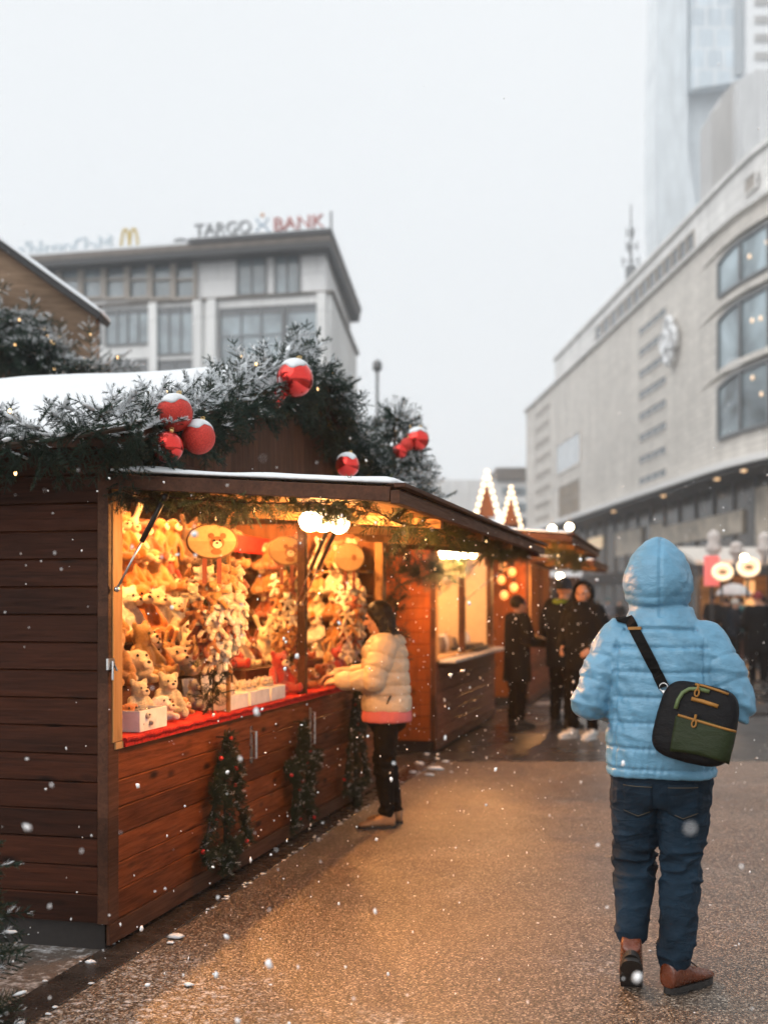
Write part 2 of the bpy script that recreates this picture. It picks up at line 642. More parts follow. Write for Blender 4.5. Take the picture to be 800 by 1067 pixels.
# ------------------------------------------------------------------ far buildings
def glassy(name, col, rough=0.12, var=.35, scale=.35, spec=.8):
    t = NT(name)
    v = t.coord('Object')
    f = t.noise(v, scale, 4, .6, .6)
    t.P('Base Color', t.ramp(f, [(0.35, tuple(c * (1 - var) for c in col)), (0.65, tuple(min(1, c * (1 + var)) for c in col))]))
    t.P('Roughness', rough); t.P('Specular IOR Level', spec)
    return t.mat


def panelled(name, col, lw, lh, gap=.03, mort=None, rough=.75, var=.12):
    t = NT(name)
    v = t.coord('Object')
    s = t.sep(v)
    vec = t.comb(s[0], s[2], 0.0)
    b = t.n('ShaderNodeTexBrick'); b.offset = .5
    t.set(b, 'Vector', vec); t.set(b, 'Scale', 1.0); t.set(b, 'Brick Width', lw); t.set(b, 'Row Height', lh); t.set(b, 'Mortar Size', gap)
    t.set(b, 'Color1', (*[c * (1 - var) for c in col], 1)); t.set(b, 'Color2', (*[min(1, c * (1 + var)) for c in col], 1))
    t.set(b, 'Mortar', (*(mort or [c * .62 for c in col]), 1))
    st = t.noise(t.comb(t.math('MULTIPLY', s[0], .5), t.math('MULTIPLY', s[2], .08), 0.0), 1.5, 5, .6)
    t.P('Base Color', t.mix(1.0, b.outputs['Color'], t.ramp(st, [(.3, .82), (.7, 1.08)]), 'MULTIPLY'))
    t.P('Roughness', rough)
    return t.mat


class Facade:
    """local frame: +X along the facade, -Y out of it towards the street, Z up"""

    def __init__(self, name, origin, ex, label, cat):
        self.o = Vector((origin[0], origin[1], 0))
        self.ex = Vector((ex[0], ex[1], 0)).normalized()
        self.root = empty(name, self.o, label, cat, rz=math.atan2(self.ex.y, self.ex.x))
        self.ny = Vector((-self.ex.y, self.ex.x, 0))

    def sz(self, px, py, out=0.0):
        """pixel -> (s, z) on the plane OUT metres in front of the facade"""
        r = ray(px, py)
        d = Vector((r[0], r[1], 0))
        q = self.o - self.ny * out
        t = q.dot(self.ny) / d.dot(self.ny)
        return (d * t - self.o).dot(self.ex), CAMH + r[2] * t

    def part(self, mb, name, mats, parent=None, **kw):
        return mb.build(name, mats, parent or self.root, **kw)


def cam2w(a, d):
    """camera-plan coordinates (lateral, depth) -> world xy"""
    return (a * CT - d * ST, a * ST + d * CT)


def camdir(a, d):
    return (a * CT - d * ST, a * ST + d * CT)


M['concrete'] = panelled('pale_concrete', (.82, .82, .81), 3.0, 3.3, .02, var=.06)
M['white_panel'] = panelled('white_panel', (.86, .86, .86), 2.2, 1.6, .02, var=.04)
M['brown_eave'] = plain('brown_eave', (.16, .135, .115), .7, 0, .2, 1.5)
M['dark_eave'] = plain('dark_eave', (.05, .05, .052), .6)
M['far_glass'] = glassy('office_glass', (.22, .27, .30), .15)
M['far_glass_dark'] = glassy('dark_office_glass', (.06, .07, .08), .12)
M['frame_grey'] = plain('grey_window_frame', (.16, .165, .17), .5)
M['frame_tan'] = plain('tan_mullion', (.36, .32, .28), .6)


def text_mesh(txt, size, extrude, mirror=False):
    cu = bpy.data.curves.new('letters_curve', 'FONT')
    cu.body = txt; cu.size = size; cu.extrude = extrude; cu.align_x = 'LEFT'
    o = bpy.data.objects.new('letters_work', cu); COL.objects.link(o)
    bpy.context.view_layer.update()
    me = bpy.data.meshes.new_from_object(o.evaluated_get(bpy.context.evaluated_depsgraph_get()))
    bpy.data.objects.remove(o); bpy.data.curves.remove(cu)
    a = get_co(me)
    a -= np.array([a[:, 0].min(), a[:, 1].min(), 0])
    # stand the letters up: text x -> x, text y -> z
    a = np.stack([a[:, 0], -a[:, 2], a[:, 1]], 1)
    if mirror:
        a[:, 0] = a[:, 0].max() - a[:, 0]
    set_co(me, a)
    return me, a[:, 0].max(), a[:, 2].max()


def fit_letters(name, txt, s0, s1, z0, z1, y, mat, parent, mirror=False):
    me, w_, h_ = text_mesh(txt, 1.0, .06, mirror)
    a = get_co(me)
    a[:, 0] = s0 + a[:, 0] / w_ * (s1 - s0); a[:, 2] = z0 + a[:, 2] / h_ * (z1 - z0); a[:, 1] = a[:, 1] * 2 + y
    set_co(me, a)
    return finish(me, mat, name, parent)


# ---- office block with the rooftop letters
B = Facade('office_block', cam2w(-3.3, 75.0), camdir(.973, -.231), 'grey concrete office block with rooftop letters behind the plush toy stall', 'building')
side = camdir(.061, 1.0)
sdl = Vector((side[0], side[1], 0)).normalized()
sl_ = Vector((sdl.dot(B.ex), sdl.dot(B.ny), 0))           # side direction in local coordinates
S0 = -34.0
ZR = B.sz(345, 262)[1]
# walls: white attic storey and concrete below, as a prism with the oblique side face
back = 19.0


def block(mb, s0, s1, z0, z1, out=0.0, m=0):
    e = sl_ * back
    poly = [(s0, -out), (s1, -out), (s1 + e.x, e.y), (s0, e.y)]
    mb.prism(poly, lambda a, b, t: (a, b, t), z0, z1, m)


zband = B.sz(300, 308)[1]
mb = MB(); block(mb, S0, 0, 0, zband)
B.part(mb, 'wall', M['concrete'])
mb = MB(); block(mb, S0, -.5, zband + .12, ZR, -.5)
B.part(mb, 'attic_wall', M['white_panel'])
mb = MB(); block(mb, S0, .25, zband, zband + .12, .25)
B.part(mb, 'cornice', M['brown_eave'])
s_split = B.sz(205, 260)[0]
mb = MB(); block(mb, S0, .25, ZR, ZR + .35, 1.1, 0); block(mb, S0, .3, ZR + .35, ZR + .75, 1.15, 1)
rf = B.part(mb, 'roof', [M['dark_eave'], M['brown_eave']])
mb = MB(); block(mb, s_split, .4, ZR + .75, ZR + 1.05, 1.3, 0)
B.part(mb, 'roof_edge', [M['dark_eave']], rf)
mb = MB(); block(mb, s_split, .35, ZR + 1.053, ZR + 1.12, 1.0); mb2 = MB(); block(mb2, S0, s_split - .2, ZR + .753, ZR + .95, 1.1)
B.part(mb2, 'roof_snow', M['snow'], rf)
B.part(mb, 'roof_snow', M['snow'], rf)


def win(F, x0, y0, x1, y1, glass, frame, cols=1, rows=1, depth=.12, fw=.14, sill=False, out=0.0, name='window', head=None):
    s0, z1 = F.sz(x0, (y0 + 0.0), out); s1, _ = F.sz(x1, y0, out)
    xm, ym = (x0 + x1) / 2, (y0 + y1) / 2
    sm, z1 = F.sz(xm, y0, out); _, z0 = F.sz(xm, y1, out)
    if s1 < s0: s0, s1 = s1, s0
    return win_sz(F, s0, s1, z0, z1, glass, frame, cols, rows, depth, fw, out, name, head)


def win_sz(F, s0, s1, z0, z1, glass, frame, cols=1, rows=1, depth=.12, fw=.14, out=0.0, name='window', head=None):
    y = -out
    g = MB(); g.box(s0, s1, y - .03, y + .05, z0, z1)
    wo = F.part(g, name, glass)
    f = MB()
    for a, b, c, d in ((s0 - fw, s0, z0 - fw, z1 + fw), (s1, s1 + fw, z0 - fw, z1 + fw), (s0, s1, z0 - fw, z0), (s0, s1, z1, z1 + fw)):
        f.box(a, b, y - depth, y + .04, c, d)
    for k in range(1, cols):
        sx = s0 + (s1 - s0) * k / cols
        f.box(sx - fw * .4, sx + fw * .4, y - depth * .8, y - .032, z0, z1)
    for k in range(1, rows):
        zz = z0 + (z1 - z0) * k / rows
        f.box(s0, s1, y - depth * .7, y - .034, zz - fw * .35, zz + fw * .35)
    F.part(f, 'window_frame', frame, wo)
    if head:
        h = MB(); h.box(s0, s1, y - .06, y - .031, z1 - (z1 - z0) * head, z1)  # darker strip across the top of the pane
        F.part(h, 'dark_top_strip', M['far_glass_dark'], wo)
    return wo


xs = [38, 63, 86, 110, 134, 158, 182, 206]
for i in range(7):
    win(B, xs[i] + 3, 274, xs[i + 1] - 3, 310, M['far_glass'], M['frame_tan'], 1, 2, .3, .2, out=-.5, head=.16)
for x0, x1, y0 in ((249, 276, 266), (288, 311, 265)):
    win(B, x0, y0, x1, 306, M['far_glass'], M['frame_grey'], 2, 1, out=-.5)
for x0, x1, y0, y1, c_ in ((112, 156, 324, 358, 4), (165, 201, 322, 368, 3), (231, 294, 322, 378, 3), (299, 331, 319, 378, 1), (60, 104, 324, 358, 4)):
    win(B, x0, y0, x1, y1, M['far_glass'], M['frame_grey'], c_, 2 if x0 > 200 else 1, head=.12)
for x0, x1, y0, y1, c_ in ((112, 156, 377, 412, 2), (165, 201, 377, 412, 2), (231, 294, 388, 440, 3), (299, 331, 388, 440, 1), (60, 104, 377, 412, 2)):
    win(B, x0, y0, x1, y1, M['far_glass_dark'], M['frame_grey'], c_)
for x in (161, 207, 222, 336):
    s_, z_ = B.sz(x, 340); p = MB(); p.box(s_ - .28, s_ + .28, -.32, -.003, 0, zband - .003)
    B.part(p, 'pilaster', M['concrete'])
# plant boxes and a roof ventilator
v_ = MB()
s_, z_ = B.sz(170, 250); v_.lathe([(.15, 0), (.15, .9), (.55, 1.0), (.5, 1.35), (.1, 1.5)], (s_, 3, ZR + 1.0), 10)
B.part(v_, 'roof_vent', M['frame_grey'])

# rooftop lettering: things of their own on the roof
sg = empty('rooftop_letters', B.root.location, 'dark and red rooftop letters with a small star figure on the office block', 'sign', rz=B.root.rotation_euler.z)
letter_grey = plain('letter_grey', (.20, .21, .22), .5); letter_red = plain('letter_red', (.45, .14, .12), .5)
emb_blue = plain('emblem_blue', (.35, .45, .55), .5); emb_or = plain('emblem_orange', (.6, .25, .05), .5)
zs = ZR + 1.22


def lspan(x0, x1):
    return B.sz(x0, 240, 1.0)[0], B.sz(x1, 240, 1.0)[0]


a_, b_ = lspan(203, 262); fit_letters('lettering', 'TARGO', a_, b_, zs, zs + .78, -1.0, letter_grey, sg)
a_, b_ = lspan(286, 338); fit_letters('lettering', 'BANK', a_, b_, zs, zs + .80, -1.0, letter_red, sg)
a_, b_ = lspan(264, 283); cx_ = (a_ + b_) / 2
e = MB()
for sx in (-1, 1):
    e.tube([(cx_ + sx * .45, -1, zs), (cx_ + sx * .1, -1, zs + .4), (cx_ + sx * .42, -1, zs + .85)], .07, 8)
e.box(cx_ - .16, cx_ + .16, -1.08, -.92, zs + .34, zs + .5)
e.build('emblem', emb_blue, sg)
e = MB(); e.ell((cx_, -1, zs + 1.05), (.13, .1, .13)); e.build('emblem_dot', emb_or, sg)
e = MB()
a_, b_ = lspan(200, 341)
e.box(a_, b_, -.97, -.9, zs - .15, zs - .08)
k = a_
while k < b_:
    e.box(k, k + .07, -.96, -.9, ZR + 1.05, zs - .15); k += 1.6
e.build('support_rail', M['frame_grey'], sg)
pl_ = MB(); s_, z_ = B.sz(345, 236, .9); pl_.tube([(s_, -.9, ZR + 1.05), (s_, -.9, ZR + 2.2)], .07, 8)
pl_.build('mast', M['frame_grey'], sg)
# the pale lettering further left, read from behind, and the golden arches
sg2 = empty('rooftop_arches_sign', B.root.location, 'faint pale rooftop lettering beside two thin golden arches on the office block', 'sign', rz=B.root.rotation_euler.z)
a_, b_ = lspan(-14, 88)
fit_letters('lettering', "McDonald's", a_, b_, ZR + 2.0, ZR + 3.1, 3.0, plain('letter_pale', (.50, .56, .60), .6), sg2, mirror=True)
e = MB()
a_, b_ = lspan(98, 116)
for k in (0, 1):
    c0 = a_ + (b_ - a_) * (k * .5); w_ = (b_ - a_) * .5
    e.tube([(c0 + w_ * (.5 - .5 * math.cos(PI * t / 12)), 3.0, ZR + 1.5 + 1.9 * math.sin(PI * t / 12) ** .7) for t in range(13)], .10, 8)
e.build('arches', plain('letter_gold', (.5, .36, .08), .5), sg2)
e = MB(); a_, b_ = lspan(-14, 116); e.box(a_, b_, 3.1, 3.2, ZR + 1.45, ZR + 1.55); [e.box(a_ + k * 1.3, a_ + k * 1.3 + .08, 3.12, 3.18, ZR + .98, ZR + 1.45) for k in range(6)]; e.build('support_rail', plain('rail_pale', (.5, .52, .53)), sg2)

# ---- department store on the right: stone facade with a rounded near end
al = math.atan(-64 / 1250.0)
fdir = camdir(math.sin(al), math.cos(al))
Lm = 26.0
nrm = (math.cos(al), -math.sin(al))                       # in camera plan: to the right of the line
org = cam2w(nrm[0] * Lm, nrm[1] * Lm)
# local +X points back towards us so that -Y faces the street
D = Facade('department_store', org, (-fdir[0], -fdir[1]), 'long beige stone department store with rounded corner and white emblem', 'building')
M['stone'] = panelled('stone_cladding', (.72, .675, .62), 1.6, .42, .025, var=.07)
M['stone_band'] = panelled('pale_attic_panel', (.80, .785, .765), 2.4, .9, .03, var=.05)
s_far = D.sz(548, 500)[0]; s_top = D.sz(569, 400)[0]
s_bend = D.sz(748, 400)[0]
ZT, ZW = 26.15, 29.7
ZC = 10.05                                                # canopy edge


def dline(off, n=12, R=45.0, s0=None):
    """plan outline of the facade: straight, then a wide curve away from the street"""
    pts = [(s_far if s0 is None else s0, -off), (s_bend, -off)]
    for k in range(1, n + 1):
        a = k / n * math.radians(58)
        pts.append((s_bend + (R + off) * math.sin(a), R - (R + off) * math.cos(a)))
    return pts


def dwall(name, off, z0, z1, mat, s0=None, thick=6.0):
    outer = dline(off, s0=s0); inner = [(a, b + thick) for a, b in outer]
    mb = MB(); mb.prism(outer + inner[::-1], lambda a, b, t: (a, b, t), z0, z1)
    return D.part(mb, name, mat)


dwall('wall', 0, ZC + .42, ZT, M['stone'], thick=30)
dwall('attic_wall', -1.0, ZT, ZW, M['stone_band'], s_top, 25)
dwall('attic_cap', -.75, ZW, ZW + .35, M['stone_band'], s_top - .2, 24)
dwall('ledge', .35, ZT - .25, ZT + .003, M['stone_band'], s_far - .3, 3)
# canopy with its white edge, soffit and recessed shop glass
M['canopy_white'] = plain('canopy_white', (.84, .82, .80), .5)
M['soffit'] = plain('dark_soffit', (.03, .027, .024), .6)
M['shop_glass'] = glassy('shop_glass', (.07, .055, .042), .15, .6, .25, .25)
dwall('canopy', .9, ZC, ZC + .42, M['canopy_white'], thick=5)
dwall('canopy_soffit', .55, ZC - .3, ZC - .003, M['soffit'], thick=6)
dwall('shop_front', -2.2, 4.4, ZC - .3, M['shop_glass'], thick=20)
dwall('shop_fascia', -1.6, 3.4, 4.4, plain('shop_fascia', (.018, .018, .02), .6, spec=.2), thick=20)
dwall('ground_front', -2.6, 0, 3.4, glassy('ground_shop_glass', (.04, .036, .033), .2, .6, .5, .25), thick=20)
mull = MB()
for a, b in [(s_far + k * 4.2, 2.2) for k in range(22)]:
    mull.box(a - .1, a + .1, b - .16, b - .003, 0, ZC - .3)
D.part(mull, 'shop_mullion', M['frame_grey'])
# lit and pale interior panels behind the shop glass seen as set-out displays
lit_warm = emit('shop_warm_light', (1, .72, .42), .55, (.5, .4, .3))
pale_disp = plain('pale_display', (.52, .44, .35), .5, 0, .35, .8)
for x0, x1, y0, y1, mt in ((786, 812, 505, 566, pale_disp), (612, 626, 560, 572, lit_warm), (640, 668, 552, 578, pale_disp), (690, 772, 540, 562, pale_disp), (676, 690, 545, 580, pale_disp)):
    s0, z1 = D.sz(x0, y0, -2.0); s1, _ = D.sz(x1, y0, -2.0); sm, z1 = D.sz((x0 + x1) / 2, y0, -2.0); _, z0 = D.sz((x0 + x1) / 2, y1, -2.0)
    b = MB(); b.box(s0, s1, 2.02, 2.19, max(z0, 3.5), min(z1, ZC - .35)); D.part(b, 'shop_display', mt)
dl = emit('downlight_glow', (1, .6, .28), 1.3)
for px in (640, 692, 748, 776):
    s0, _ = D.sz(px, 505); b = MB(); b.ell((s0, -.1, ZC - .35), (.2, .2, .1), nu=12, nv=6); D.part(b, 'downlight', dl, smooth=True)
# slit windows in two columns
for xa, xb, ys in ((666, 694, (335, 358, 381, 404, 427, 450, 474, 497)), (558, 573, (428, 444, 461, 477, 494, 510, 526, 540))):
    for y in ys:
        sm, zc = D.sz((xa + xb) / 2, y); s0, _ = D.sz(xa, y); s1, _ = D.sz(xb, y)
        win_sz(D, min(s0, s1), max(s0, s1), zc - .28, zc + .28, M['far_glass_dark'] if xa > 600 else M['frame_tan'], M['stone'], 4 if xa > 600 else 2, 1, .06, .12)
w1 = win(D, 580, 458, 604, 488, glassy('pale_sky_glass', (.55, .58, .6), .1, .1), M['stone'], 1, 1, .1, .2)
w2 = win(D, 583, 505, 603, 535, plain('tan_blind', (.26, .2, .14), .5, 0, .3, .6), M['frame_tan'], 2, 2, .1, .2)
# attic windows
for k in range(13):
    x0 = 621 + k * 8.0
    sm, zc = D.sz(x0 + 3.2, 300, -1.0); s0, _ = D.sz(x0, 300, -1.0); s1, _ = D.sz(x0 + 6.0, 300, -1.0)
    win_sz(D, min(s0, s1), max(s0, s1), 27.0, 28.6, M['far_glass_dark'], M['frame_tan'], 1, 1, .1, .12, out=-1.0)
s0, z0 = D.sz(782, 185, -1.0); win_sz(D, s0 - .9, s0 + .9, 27.6, 28.5, M['frame_tan'], M['stone_band'], 1, 1, .1, .1, out=-1.0)
# three storeys of big rounded bay windows at the near end
M['bay_glass'] = glassy('bay_glass', (.26, .32, .35), .06, .8, .16, .5)
tan_disp = plain('tan_display', (.42, .27, .15), .6, 0, .3, 1); dark_disp = plain('dark_display', (.05, .04, .035), .5)


def bay(y0a, y1a):
    """one bay storey: glass bent round the corner with mullions, stone hood over it; pixel heights at px 752"""
    sa, z1 = D.sz(750, y0a); _, z0 = D.sz(750, y1a)
    R = 45.0
    pts = []
    for k in range(15):
        a = k / 14 * math.radians(40)
        pts.append((a,))
    off = sa - s_bend

    def pos(u, o):
        # u metres along the facade from s_bend
        a = max(u, 0) / R
        if u < 0: return (s_bend + u, -o)
        return (s_bend + (R + o) * math.sin(a), R - (R + o) * math.cos(a))
    us = [off + k * 1.2 for k in range(26)]
    def zz(k):                                              # rounded leading corner
        return z1 - .45 * max(0, 1 - k / 3.2) ** 2
    g = MB(); rr = []
    for k, u in enumerate(us):
        p, q = pos(u, .06), pos(u, -.2)
        rr.append([(p[0], p[1], z0), (p[0], p[1], zz(k)), (q[0], q[1], zz(k)), (q[0], q[1], z0)])
    g.rings(rr); wo = D.part(g, 'bay_window', M['bay_glass'])
    f = MB()
    for k in range(0, 26, 3):
        p = pos(us[k], .1); f.box(p[0] - .13, p[0] + .13, p[1] - .12, p[1] + .05, z0, zz(k))
    for zt in (0, 1):
        rr = []
        for k, u in enumerate(us):
            z = zz(k) if zt else z0
            p, q = pos(u, .2), pos(u, -.1); rr.append([(p[0], p[1], z - .12), (p[0], p[1], z + .12), (q[0], q[1], z + .12), (q[0], q[1], z - .12)])
        f.rings(rr)
    D.part(f, 'window_frame', M['frame_grey'], wo)
    h = MB(); rr = []
    for k, u in enumerate([off - 5 + i * 1.2 for i in range(31)]):
        e_ = .02 + .30 * min(1, max(0, (k - 1) / 7)) ** .7
        p, q = pos(u, e_), pos(u, -.1)
        zb = z1 + .35 - .35 * max(0, 1 - k / 6) ** 2
        rr.append([(p[0], p[1], zb), (p[0], p[1], zb + .4), (q[0], q[1], zb + .4), (q[0], q[1], zb)])
    h.rings(rr); D.part(h, 'bay_hood', M['stone'])
    for k in range(4, 25):
        rb_ = random.Random(k * 7 + int(z0))
        p = pos(us[k] + rb_.uniform(0, 1), .075); zc = z0 + (z1 - z0) * rb_.uniform(.2, .9)
        b = MB()
        if k % 3 == 0:
            zb_ = z0 + (z1 - z0) * rb_.uniform(.1, .5); b.box(p[0] - rb_.uniform(.3, .9), p[0] + rb_.uniform(.3, .8), p[1] - .01, p[1] + .05, zb_, zb_ + (z1 - z0) * rb_.uniform(.15, .4))
            D.part(b, 'shop_display', rb_.choice([tan_disp, dark_disp, tan_disp]), wo)
        b = MB(); b.ell((p[0], p[1] - .06, zc), (.14, .07, .14), nu=10, nv=6); D.part(b, 'ceiling_light', dl, wo, smooth=True)


bay(268, 310); bay(328, 388); bay(398, 458)
# emblem: interlaced white rings standing off the stone
em = MB()
sc, zc = D.sz(703, 355)
def ring(mb, cx, cz, R, r, y):
    mb.tube([(cx + R * math.cos(2 * PI * k / 24), y, cz + R * math.sin(2 * PI * k / 24)) for k in range(25)], r, 8)
for dx, dz in ((0, .95), (0, -.95), (.95, 0), (-.95, 0)):
    ring(em, sc + dx, zc + dz, .72, .24, -.5)
ring(em, sc, zc, .55, .22, -.62)
for dx, dz in ((.6, .6), (-.6, -.6)):
    em.tube([(sc + dx, -.5, zc + dz), (sc + dx, .05, zc + dz)], .08, 6)
tagm = em.build('wall_emblem', plain('emblem_white', (.78, .79, .8), .4), None, smooth=True)
tagm.matrix_basis = D.root.matrix_basis.copy()
tag(tagm, 'white interlaced ring emblem fixed on the beige stone facade', 'emblem')
# roof mast
def far_thing(mb, name, mat, px, py, d, label, cat, group=None, **kw):
    """mesh built round the origin, set down at a pixel and depth"""
    o = mb.build(name, mat, None, **kw)
    o.location = at_depth(px, py, d)
    return tag(o, label, cat, group)


mm = MB()
mm.tube([(0, 0, -2), (0, 0, 6.2)], [.16, .06], 8)
for z, r in ((.6, .9), (1.9, .6), (3.3, .4)):
    for k in range(3):
        a = k * 2.1 + z
        mm.tube([(0, 0, z), (r * math.cos(a), r * math.sin(a), z + .1)], .06, 6)
        mm.tube([(r * math.cos(a), r * math.sin(a), z - .4), (r * math.cos(a), r * math.sin(a), z + .5)], .08, 6)
mm.box(-.5, .5, -.5, .5, -2, .0)
far_thing(mm, 'antenna_mast', M['frame_grey'], 657, 278, 118, 'grey antenna mast with dishes on the department store roof', 'antenna')

# ---- glass tower, haze fade painted into its pale colours
T0 = cam2w(0, 215.0)
T = Facade('glass_tower', cam2w(0, 215), camdir(1, 0), 'glass tower block tinted pale, fading into the snow above the department store', 'building')
M['tower_l'] = panelled('tower_glass_hazed', (.72, .77, .80), 1.5, 3.6, .06, (.66, .71, .75), .2, .05)
M['tower_g'] = panelled('tower_blue_hazed', (.60, .68, .74), 3.0, 3.6, .22, (.76, .8, .83), .15, .1)
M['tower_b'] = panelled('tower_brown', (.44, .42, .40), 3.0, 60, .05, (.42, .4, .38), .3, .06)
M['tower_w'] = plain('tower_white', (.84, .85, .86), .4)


def tp(px, py, out=0.0): return T.sz(px, py, out)


def tprism(name, mat, pix, out, thick, parent=None):
    poly = [tp(x, y, out) for x, y in pix]
    mb = MB(); mb.prism(poly, lambda a, b, t: (a, t, b), -out, -out + thick)
    return T.part(mb, name, mat, parent)


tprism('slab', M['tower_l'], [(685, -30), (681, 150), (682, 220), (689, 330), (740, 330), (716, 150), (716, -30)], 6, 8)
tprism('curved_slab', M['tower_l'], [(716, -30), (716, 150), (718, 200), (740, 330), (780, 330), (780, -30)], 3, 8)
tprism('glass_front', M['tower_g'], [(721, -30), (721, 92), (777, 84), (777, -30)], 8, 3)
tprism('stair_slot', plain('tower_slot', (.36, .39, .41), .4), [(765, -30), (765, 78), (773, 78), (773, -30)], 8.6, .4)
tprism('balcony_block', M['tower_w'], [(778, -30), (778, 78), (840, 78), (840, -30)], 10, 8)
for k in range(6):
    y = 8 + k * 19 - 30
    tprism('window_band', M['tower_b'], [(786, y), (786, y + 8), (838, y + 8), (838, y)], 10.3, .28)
t2 = Facade('brown_tower_block', cam2w(0, 165), camdir(1, 0), 'grey brown stepped block in front of the pale glass tower', 'building')
mb = MB(); pix = [(741, 320), (741, 118), (749, 110), (751, 100), (766, 84), (800, 78), (846, 78), (846, 320)]
mb.prism([t2.sz(*p) for p in pix], lambda a, b, t: (a, t, b), 0, 6); t2.part(mb, 'wall', M['tower_b'])
mb = MB(); pix = [(762, 320), (762, 94), (770, 86), (796, 80), (796, 320)]
mb.prism([t2.sz(*p) for p in pix], lambda a, b, t: (a, t, b), -2.5, -.01); t2.part(mb, 'curved_front', panelled('tower_curved_front', (.62, .62, .62), 2.2, 60, .05, (.4, .4, .4), .3, .06))

# ---- low block closing the far end of the aisle
E = Facade('grey_end_block', cam2w(0, 165), camdir(1, 0), 'low grey building with dark roof edge closing the far end', 'building')
def ebox(x0, x1, y0, y1, out, th, name, mat):
    (a, z1), (b, z0) = E.sz(x0, y0, out), E.sz(x1, y1, out); mb = MB(); mb.box(a, b, -out, -out + th, max(z0, 0), z1); E.part(mb, name, mat)
ebox(440, 562, 500, 640, 0, 10, 'wall', M['concrete'])
ebox(517, 560, 487, 500, .6, 10, 'roof', M['brown_eave'])
ebox(523, 549, 508, 516, .12, .1, 'window_band', M['far_glass'])
ebox(523, 549, 524, 534, .12, .1, 'window_band', M['far_glass'])
ebox(523, 549, 540, 549, .12, .1, 'window_band', M['far_glass_dark'])

# ---- street lamp behind the stalls
lp = empty('street_lamp', at_depth(393, 628, 42) * 1.0, 'thin dark street lamp rising behind the roof of the toy stall', 'lamp')
lp.location.z = 0
zt = at_depth(393, 380, 42).z
mb = MB(); mb.tube([(0, 0, 0), (0, 0, 1), (0, 0, zt - .25)], [.11, .08, .055], 10); mb.build('pole', M['frame_grey'], lp, smooth=True)
mb = MB(); mb.lathe([(.05, 0), (.16, .06), (.17, .3), (.06, .42)], (0, 0, zt - .25), 14); mb.build('lamp_head', M['frame_grey'], lp, smooth=True)
# ------------------------------------------------------------------ market stalls
def groove_poly(z0, z1, plank, t, g=.006, off=0.0):
    """side profile of a boarded wall: (out, z) outline with V grooves between boards"""
    pts = [(-t, z0), (0, z0)]
    z = z0 + plank + off
    while z < z1 - .02:
        pts += [(0, z - g), (-g * 1.3, z), (0, z + g)]
        z += plank
    pts += [(0, z1), (-t, z1)]
    return pts


def snow_quad(mb, p00, p10, p11, p01, thick, nu=24, nv=10, seed=0, edge=.08, lump=.35, m=0):
    """soft layer of snow lying on a quad"""
    P = [Vector(p) for p in (p00, p10, p11, p01)]
    n = (P[1] - P[0]).cross(P[3] - P[0]).normalized()
    if n.z < 0: n = -n
    Lu = (P[1] - P[0]).length; Lv = (P[3] - P[0]).length
    pts = []
    for j in range(nv + 1):
        v = j / nv
        for i in range(nu + 1):
            u = i / nu
            pts.append(P[0] * (1 - u) * (1 - v) + P[1] * u * (1 - v) + P[2] * u * v + P[3] * (1 - u) * v)
    A = np.array([tuple(p) for p in pts])
    w1 = wob(A, 4.5, seed, 3)
    vs, low = [], []
    for j in range(nv + 1):
        for i in range(nu + 1):
            k = j * (nu + 1) + i
            e = min(i / nu * Lu, (1 - i / nu) * Lu, j / nv * Lv, (1 - j / nv) * Lv)
            h = thick * (1 + lump * w1[k]) * min(1.0, .35 + .65 * math.sqrt(max(0, min(1, e / edge))))
            vs.append(pts[k] + n * h); low.append(pts[k] + n * .002)
    N = len(vs)
    fs = []
    W = nu + 1
    for j in range(nv):
        for i in range(nu):
            a = j * W + i
            fs.append((a, a + 1, a + 1 + W, a + W)); fs.append((N + a, N + a + W, N + a + 1 + W, N + a + 1))
    for i in range(nu):
        fs.append((i, N + i, N + i + 1, i + 1)); b = nv * W + i; fs.append((b, b + 1, N + b + 1, N + b))
    for j in range(nv):
        a = j * W; fs.append((a, a + W, N + a + W, N + a)); b = j * W + nu; fs.append((b, N + b, N + b + W, b + W))
    mb.add(vs + low, fs, m)


M['interior'] = wood('stall_lining', (0.08, 0.026, 0.008), (0.20, 0.075, 0.024), 0.12, 'Z', 'Y', 0.6, 0.3)
M['awning_under'] = wood('awning_boards', (0.16, 0.075, 0.026), (0.32, 0.17, 0.065), 0.13, 'Y', 'X', 0.55, 0.3)


